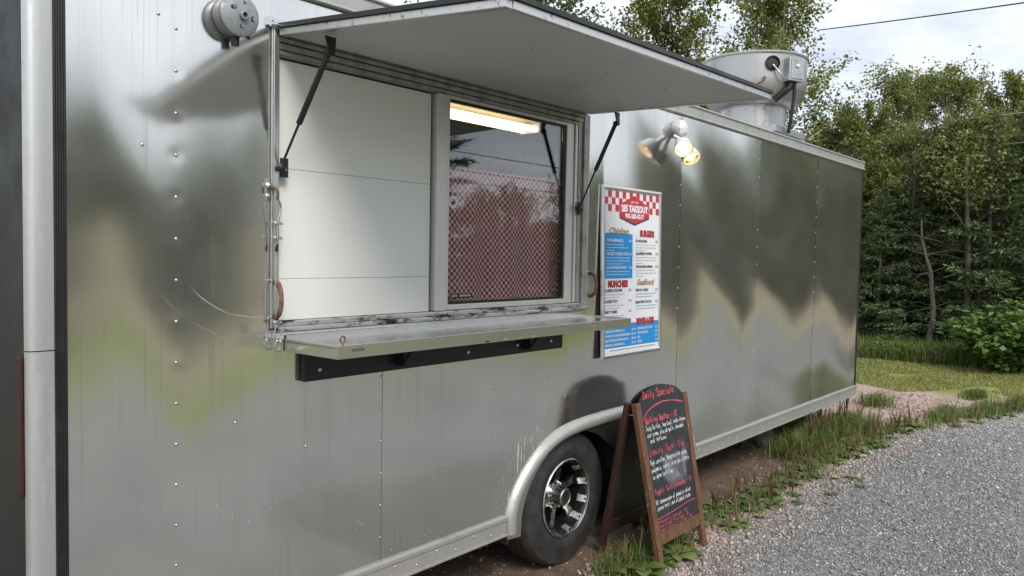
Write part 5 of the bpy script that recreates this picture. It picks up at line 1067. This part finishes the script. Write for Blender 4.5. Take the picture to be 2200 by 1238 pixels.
place('birch_tree', D[3], 25.8, 21.0, 5.0, 0.76, 'lower leafy tree between the two tall ones behind the awning', 'tree', GD)
place('birch_tree', D[2], 18.4, 19.0, 2.2, 0.62, 'leafy tree just right of the exhaust fan bowl', 'tree', GD)
place('birch_tree', D[3], 14.0, 20.5, 0.8, 0.70, 'tallest leafy tree of the wood edge right of the trailer', 'tree', GR)
place('birch_tree', D[1], 11.5, 21.5, 4.2, 0.69, 'leafy tree standing behind the right hand wires', 'tree', GR)
place('birch_tree', D[0], 8.0, 20.0, 2.6, 0.64, 'leafy tree at the right hand end of the wood edge', 'tree', GR)
place('birch_tree', D[2], 5.0, 20.5, 0.2, 0.72, 'leafy tree cut off by the right edge of the view', 'tree', GR)
place('birch_tree', D[0], 16.3, 18.0, 3.6, 0.55, 'young leafy tree beside the trailer front corner', 'tree', GR)
place('birch_tree', D[2], 42.5, 18.0, 5.2, 1.02, 'leafy tree above the awning near the trailer roof', 'tree', GD)
place('birch_tree', D[1], 9.8, 17.2, 1.2, 0.50, 'light green young tree in front of the dark spruces', 'tree', GR)
place('birch_tree', D[3], 13.4, 17.4, 2.4, 0.48, 'olive green young tree beyond the trailer front corner', 'tree', GR)
place('birch_tree', D[0], 15.4, 16.9, 5.6, 0.42, 'low fresh green tree at the lawn edge nearest the trailer', 'tree', GR)
place('birch_tree', D[2], 11.9, 17.6, 0.9, 0.52, 'fresh green tree filling the gap above the bare grey trunk', 'tree', GR)
place('birch_tree', D[3], 7.4, 17.0, 3.3, 0.46, 'fresh green young tree above the bright green shrub', 'tree', GR)
GS = 'spruce trees at the edge of the lawn'
place('spruce_tree', S[0], 17.2, 16.6, 0.3, 0.80, 'dark spruce half hidden by the trailer front corner', 'tree', GS)
place('spruce_tree', S[1], 15.0, 15.9, 1.3, 0.72, 'dark low spruce nearest the trailer at the lawn edge', 'tree', GS)
place('spruce_tree', S[2], 13.2, 16.4, 2.3, 0.62, 'dark spruce left of the bare grey trunk', 'tree', GS)
place('spruce_tree', S[0], 11.3, 16.6, 4.3, 0.78, 'dark spruce right behind the bare grey trunk', 'tree', GS)
place('spruce_tree', S[1], 8.9, 16.0, 5.3, 1.0, 'lighter spruce rising behind the bright green shrub', 'tree', GS)
place('spruce_tree', S[2], 6.6, 16.4, 0.9, 0.80, 'spruce at the right edge behind the bright green shrub', 'tree', GS)
place('spruce_tree', S[1], 19.2, 16.8, 3.9, 0.95, 'spruce mostly hidden behind the front of the trailer', 'tree', GS)
# bare grey leaning trunk with dead twigs
bt = thing('bare_tree', (CAM.x + 15.2 * math.cos(rad(12.15)), CAM.y + 15.2 * math.sin(rad(12.15)), 0), 'bare grey tree with dead twigs standing before the spruces', 'tree')
rb = np.random.default_rng(77); segs = []; p = np.array([0, 0, -0.05]); path = [p]
for k in range(8): p = p + np.array([0.03 * (k > 3) + rb.normal(0, 0.02), 0.05 * (k > 3) + rb.normal(0, 0.03), 0.30]); path.append(p)
for k in range(8): segs.append((path[k], path[k + 1], 0.058 * (1 - k / 11), 0.058 * (1 - (k + 1) / 11)))
tw = []
for k in range(46):
    i = rb.integers(1, 8); q_ = path[i]; a = rb.uniform(0, 6.28); d = np.array([math.cos(a), math.sin(a), rb.uniform(-0.3, 0.5)]); l = rb.uniform(0.3, 0.95); mdl = q_ + d * l * 0.5; e_ = mdl + d * l * 0.5 + np.array([rb.normal(0, 0.08), rb.normal(0, 0.08), -0.15 * l]); tw += [(q_, mdl, 0.0065, 0.0045), (mdl, e_, 0.0045, 0.002)]
V, F = tubes(segs, 8); mesh_obj('trunk', raw_mesh('trunk', V, F, 'bark', True), bt); V, F = tubes(tw, 4); q_ = mesh_obj('dead_twigs', raw_mesh('dead_twigs', V, F, 'bark', True), bt); q_['kind'] = 'stuff'
st = thing('slender_tree', (CAM.x + 15.6 * math.cos(rad(9.9)), CAM.y + 15.6 * math.sin(rad(9.9)), 0), 'thin dark trunk standing upright left of the bright green shrub', 'tree')
segs = [((0, 0, -0.05), (0.02, 0.03, 1.6), 0.055, 0.045), ((0.02, 0.03, 1.6), (-0.02, 0.12, 3.4), 0.045, 0.02), ((0.0, 0.06, 2.2), (0.1, 0.55, 2.9), 0.018, 0.008), ((0.0, 0.08, 2.6), (-0.1, -0.4, 3.3), 0.016, 0.006), ((0.01, 0.03, 1.8), (0.0, 0.6, 1.95), 0.01, 0.004), ((0.0, 0.05, 1.3), (0.1, -0.5, 1.5), 0.01, 0.004)]
V, F = tubes(segs, 8); mesh_obj('trunk', raw_mesh('trunk', V, F, 'bark', True), st)
V, F = leaf_quads(np.array([(-0.02, 0.12, 3.2)]) + rb.normal(0, 0.35, (900, 3)), unit(rb.normal(0, 1, (900, 3))), unit(rb.normal(0, 0.5, (900, 3)) + np.array([0, 0, 1])), rb.uniform(0.05, 0.09, 900), rb.uniform(0.018, 0.03, 900)); mesh_obj('crown', raw_mesh('crown', V, F, 'leaf'), st)
# bright shrub
def shrub(seed, R, H, n_, leaf):
    r_ = np.random.default_rng(seed); segs = []; P_ = []; D_ = []
    for i in range(60):
        a = r_.uniform(0, 6.28); rr_ = R * math.sqrt(r_.random()) * 0.95; top = np.array([rr_ * math.cos(a), rr_ * math.sin(a), H * (1.0 - 0.55 * (rr_ / R) ** 2) * r_.uniform(0.8, 1.08)]); b = np.array([top[0] * 0.25, top[1] * 0.25, 0]); mid = (b + top) / 2 + np.array([0, 0, 0.12 * H]); segs += [(b, mid, 0.012, 0.008), (mid, top, 0.008, 0.003)]
        m_ = n_ // 60; t_ = r_.uniform(0.15, 1.0, m_); q_ = np.where(t_[:, None] < 0.5, b + (mid - b) * (t_ * 2)[:, None], mid + (top - mid) * (t_ * 2 - 1)[:, None]); P_.append(q_ + r_.normal(0, 0.05, (m_, 3))); aa = r_.uniform(0, 6.28, m_); D_.append(unit(np.stack([np.cos(aa), np.sin(aa), r_.uniform(-0.7, 0.15, m_)], -1)))
    P_, D_ = np.concatenate(P_), np.concatenate(D_); k = len(P_); Nn = unit(r_.normal(0, 0.35, (k, 3)) + np.array([0, 0, 1.])); L_ = leaf * r_.uniform(0.6, 1.2, k); LV, LF = leaf_quads(P_, D_, Nn, L_, L_ * r_.uniform(0.32, 0.42, k)); WV, WF = tubes(segs); return raw_mesh('stems', WV, WF, 'bark', True), raw_mesh('foliage', LV, LF, 'shrub')
sb = shrub(401, 0.95, 1.08, 4200, 0.115)
so = thing('shrub', (13.75, -0.50, 0), 'large bright green broad leaved shrub on the lawn edge', 'shrub'); mesh_obj('stems', sb[0], so); mesh_obj('foliage', sb[1], so)
sb2 = shrub(402, 0.42, 0.34, 900, 0.075); so = thing('shrub', (14.1, 1.10, 0), 'low weedy bush at the lawn edge below the spruces', 'shrub'); mesh_obj('stems', sb2[0], so); mesh_obj('foliage', sb2[1], so)
so = thing('shrub', (14.05, 0.42, 0), 'low ferny bush beside the bare grey trunk', 'shrub'); so.rotation_euler = (0, 0, 2.0); so.scale = (0.8, 0.8, 0.8); mesh_obj('stems', sb2[0], so); mesh_obj('foliage', sb2[1], so)

# ------------------------------------------------------------------ woods: far mass behind, and the tree line across the lot that the aluminium mirrors
def copies(name, src, spots_, label, cat):
    Vs = []; Fs = []; o = 0; mats_ = []; mi = []
    for (k, x, y, rz, sc) in spots_:
        for me in src[k]:
            n_ = len(me.vertices); co = np.empty(n_ * 3, np.float32); me.vertices.foreach_get('co', co); co = co.reshape(-1, 3) * sc; c_, s_ = math.cos(rz), math.sin(rz); Vs.append(np.stack([co[:, 0] * c_ - co[:, 1] * s_ + x, co[:, 0] * s_ + co[:, 1] * c_ + y, co[:, 2]], -1)); nf = len(me.polygons); vi = np.empty(nf * 4, np.int32); me.loops.foreach_get('vertex_index', vi); Fs.append(vi.reshape(-1, 4) + o); o += n_
            mt_ = me.materials[0]
            if mt_ not in mats_: mats_.append(mt_)
            mi.append(np.full(nf, mats_.index(mt_), np.int32))
    me = raw_mesh(name, np.concatenate(Vs), np.concatenate(Fs), None); 
    for mt_ in mats_: me.materials.append(mt_)
    mi = np.concatenate(mi)
    if len(mi) == len(me.polygons): me.polygons.foreach_set('material_index', mi)
    return tag(mesh_obj(name, me), label, cat, kind='stuff')
LOW = [decid(501, 6.5, 2.2, 0.08, 28, 7, 0.15, 20, 'bark', 'leaf_dark'), spruce(502, 6.0, 1.9, dens=0.6), decid(503, 6.0, 2.4, 0.05, 28, 7, 0.15, 20, 'bark', 'leaf')]
r = np.random.default_rng(12); sp = []
for a in np.arange(2, 26, 1.5):
    for dd in (22.5, 27): sp.append((int(r.integers(0, 3)), CAM.x + dd * math.cos(rad(a)), CAM.y + dd * math.sin(rad(a)), r.uniform(0, 6), r.uniform(0.50, 0.64) if a < 16 else 0.52))
for a in np.arange(70, 92, 3.0): sp.append((1, CAM.x + 14 * math.cos(rad(a)), CAM.y + 14 * math.sin(rad(a)), r.uniform(0, 6), 1.0))
copies('woods', LOW, sp, 'dense woods behind the lawn and the trailer', 'woods')
sp = []
for i, x in enumerate(np.arange(-14, 34, 2.0)):
    yy = -15.8 + 1.0 * math.sin(x * 0.7) - (8.0 if x < 17 else 0.0); h = (0.80 if x >= 17 else 0.82) + 0.18 * math.sin(x * 0.9 + 1) + r.uniform(-0.06, 0.06); h = h * (0.62 if 17 <= x < 27 else 0.8 if x >= 27 else 1.0)
    for k in ((0, 1, 2, 0.5, 1.5) if 0 < x < 30 else (0, 1)): sp.append((int(r.integers(0, 3)), x + k + r.uniform(-0.5, 0.5), yy - 2.0 * k + r.uniform(-0.6, 0.6), r.uniform(0, 6), max(0.42, h)))
for i, y in enumerate(np.arange(-15, -2.6, 1.3)):
    for k in (0, 1, 2, 0.5): sp.append((int(r.integers(0, 3)), 31 + 2.5 * k + 1.2 * math.sin(y) + r.uniform(-0.6, 0.6), y + 0.6 * k + r.uniform(-0.4, 0.4), r.uniform(0, 6), (1.04 + 0.10 * math.sin(y * 1.3) + 0.05 * k) if y > -13 else 0.85))
copies('woods', LOW, sp, 'tree line across the lot mirrored in the trailer side', 'woods')
pt = spruce(601, 6.5, 1.6, dens=0.8)
for x, y, s, lb in ((13.6, -11.2, 1.0, 'pine mirrored in the right side of the serving window glass'), (4.6, -10.8, 0.62, 'low pine mirrored at the left edge of the serving window glass')):
    o = thing('pine_tree', (x, y, 0), lb, 'tree'); o.scale = (s, s, s); mesh_obj('trunk', pt[0], o); mesh_obj('crown', pt[1], o)

# ------------------------------------------------------------------ overhead wires
def pt3(az_, el, dist): return Vector((CAM.x + dist * math.cos(rad(az_)), CAM.y + dist * math.sin(rad(az_)), CAM.z + dist * math.tan(rad(el))))
def wire(a, b, r_, mat, label, sag):
    pts_ = [a.lerp(b, k / 14) - Vector((0, 0, sag * 4 * (k / 14) * (1 - k / 14))) for k in range(15)]; mid = pts_[0]
    return tag(MB().tube(pts_, r_, 6).build('overhead_wire', mat, None, smooth=60, base=tuple(mid)), label, 'wire', 'overhead wires')
def ext(a, b, f): return b + (b - a) * f
for (a1, e1, d1, a2, e2, d2, rr_, mt_, lb) in ((19.4, 15.0, 21, 7.65, 15.5, 17, 0.013, 'wire', 'topmost overhead wire crossing the sky from the tall tree'), (17.3, 8.55, 19, 7.4, 9.21, 16.2, 0.009, 'wire_pale', 'pale overhead wire in front of the tree tops'), (14.2, 6.93, 18.5, 7.34, 7.45, 16, 0.009, 'wire_pale', 'thin overhead wire between the pale wire and the thick cable'), (13.0, 4.76, 18, 7.25, 5.22, 15.6, 0.024, 'wire', 'thick black overhead cable, lowest of the wires')):
    a = pt3(a1, e1, d1); b = pt3(a2, e2, d2); wire(a, ext(a, b, 0.9), rr_, mt_, lb, 0.05)
for k, (y, z) in enumerate(((-21, 6.4), (-21.3, 5.6), (-21.5, 5.1))): wire(Vector((-6, y, z)), Vector((62, y - 4, z + 0.5)), 0.02, 'wire', ('highest', 'middle', 'lowest')[k] + ' of the road wires mirrored in the window glass', 0.35)
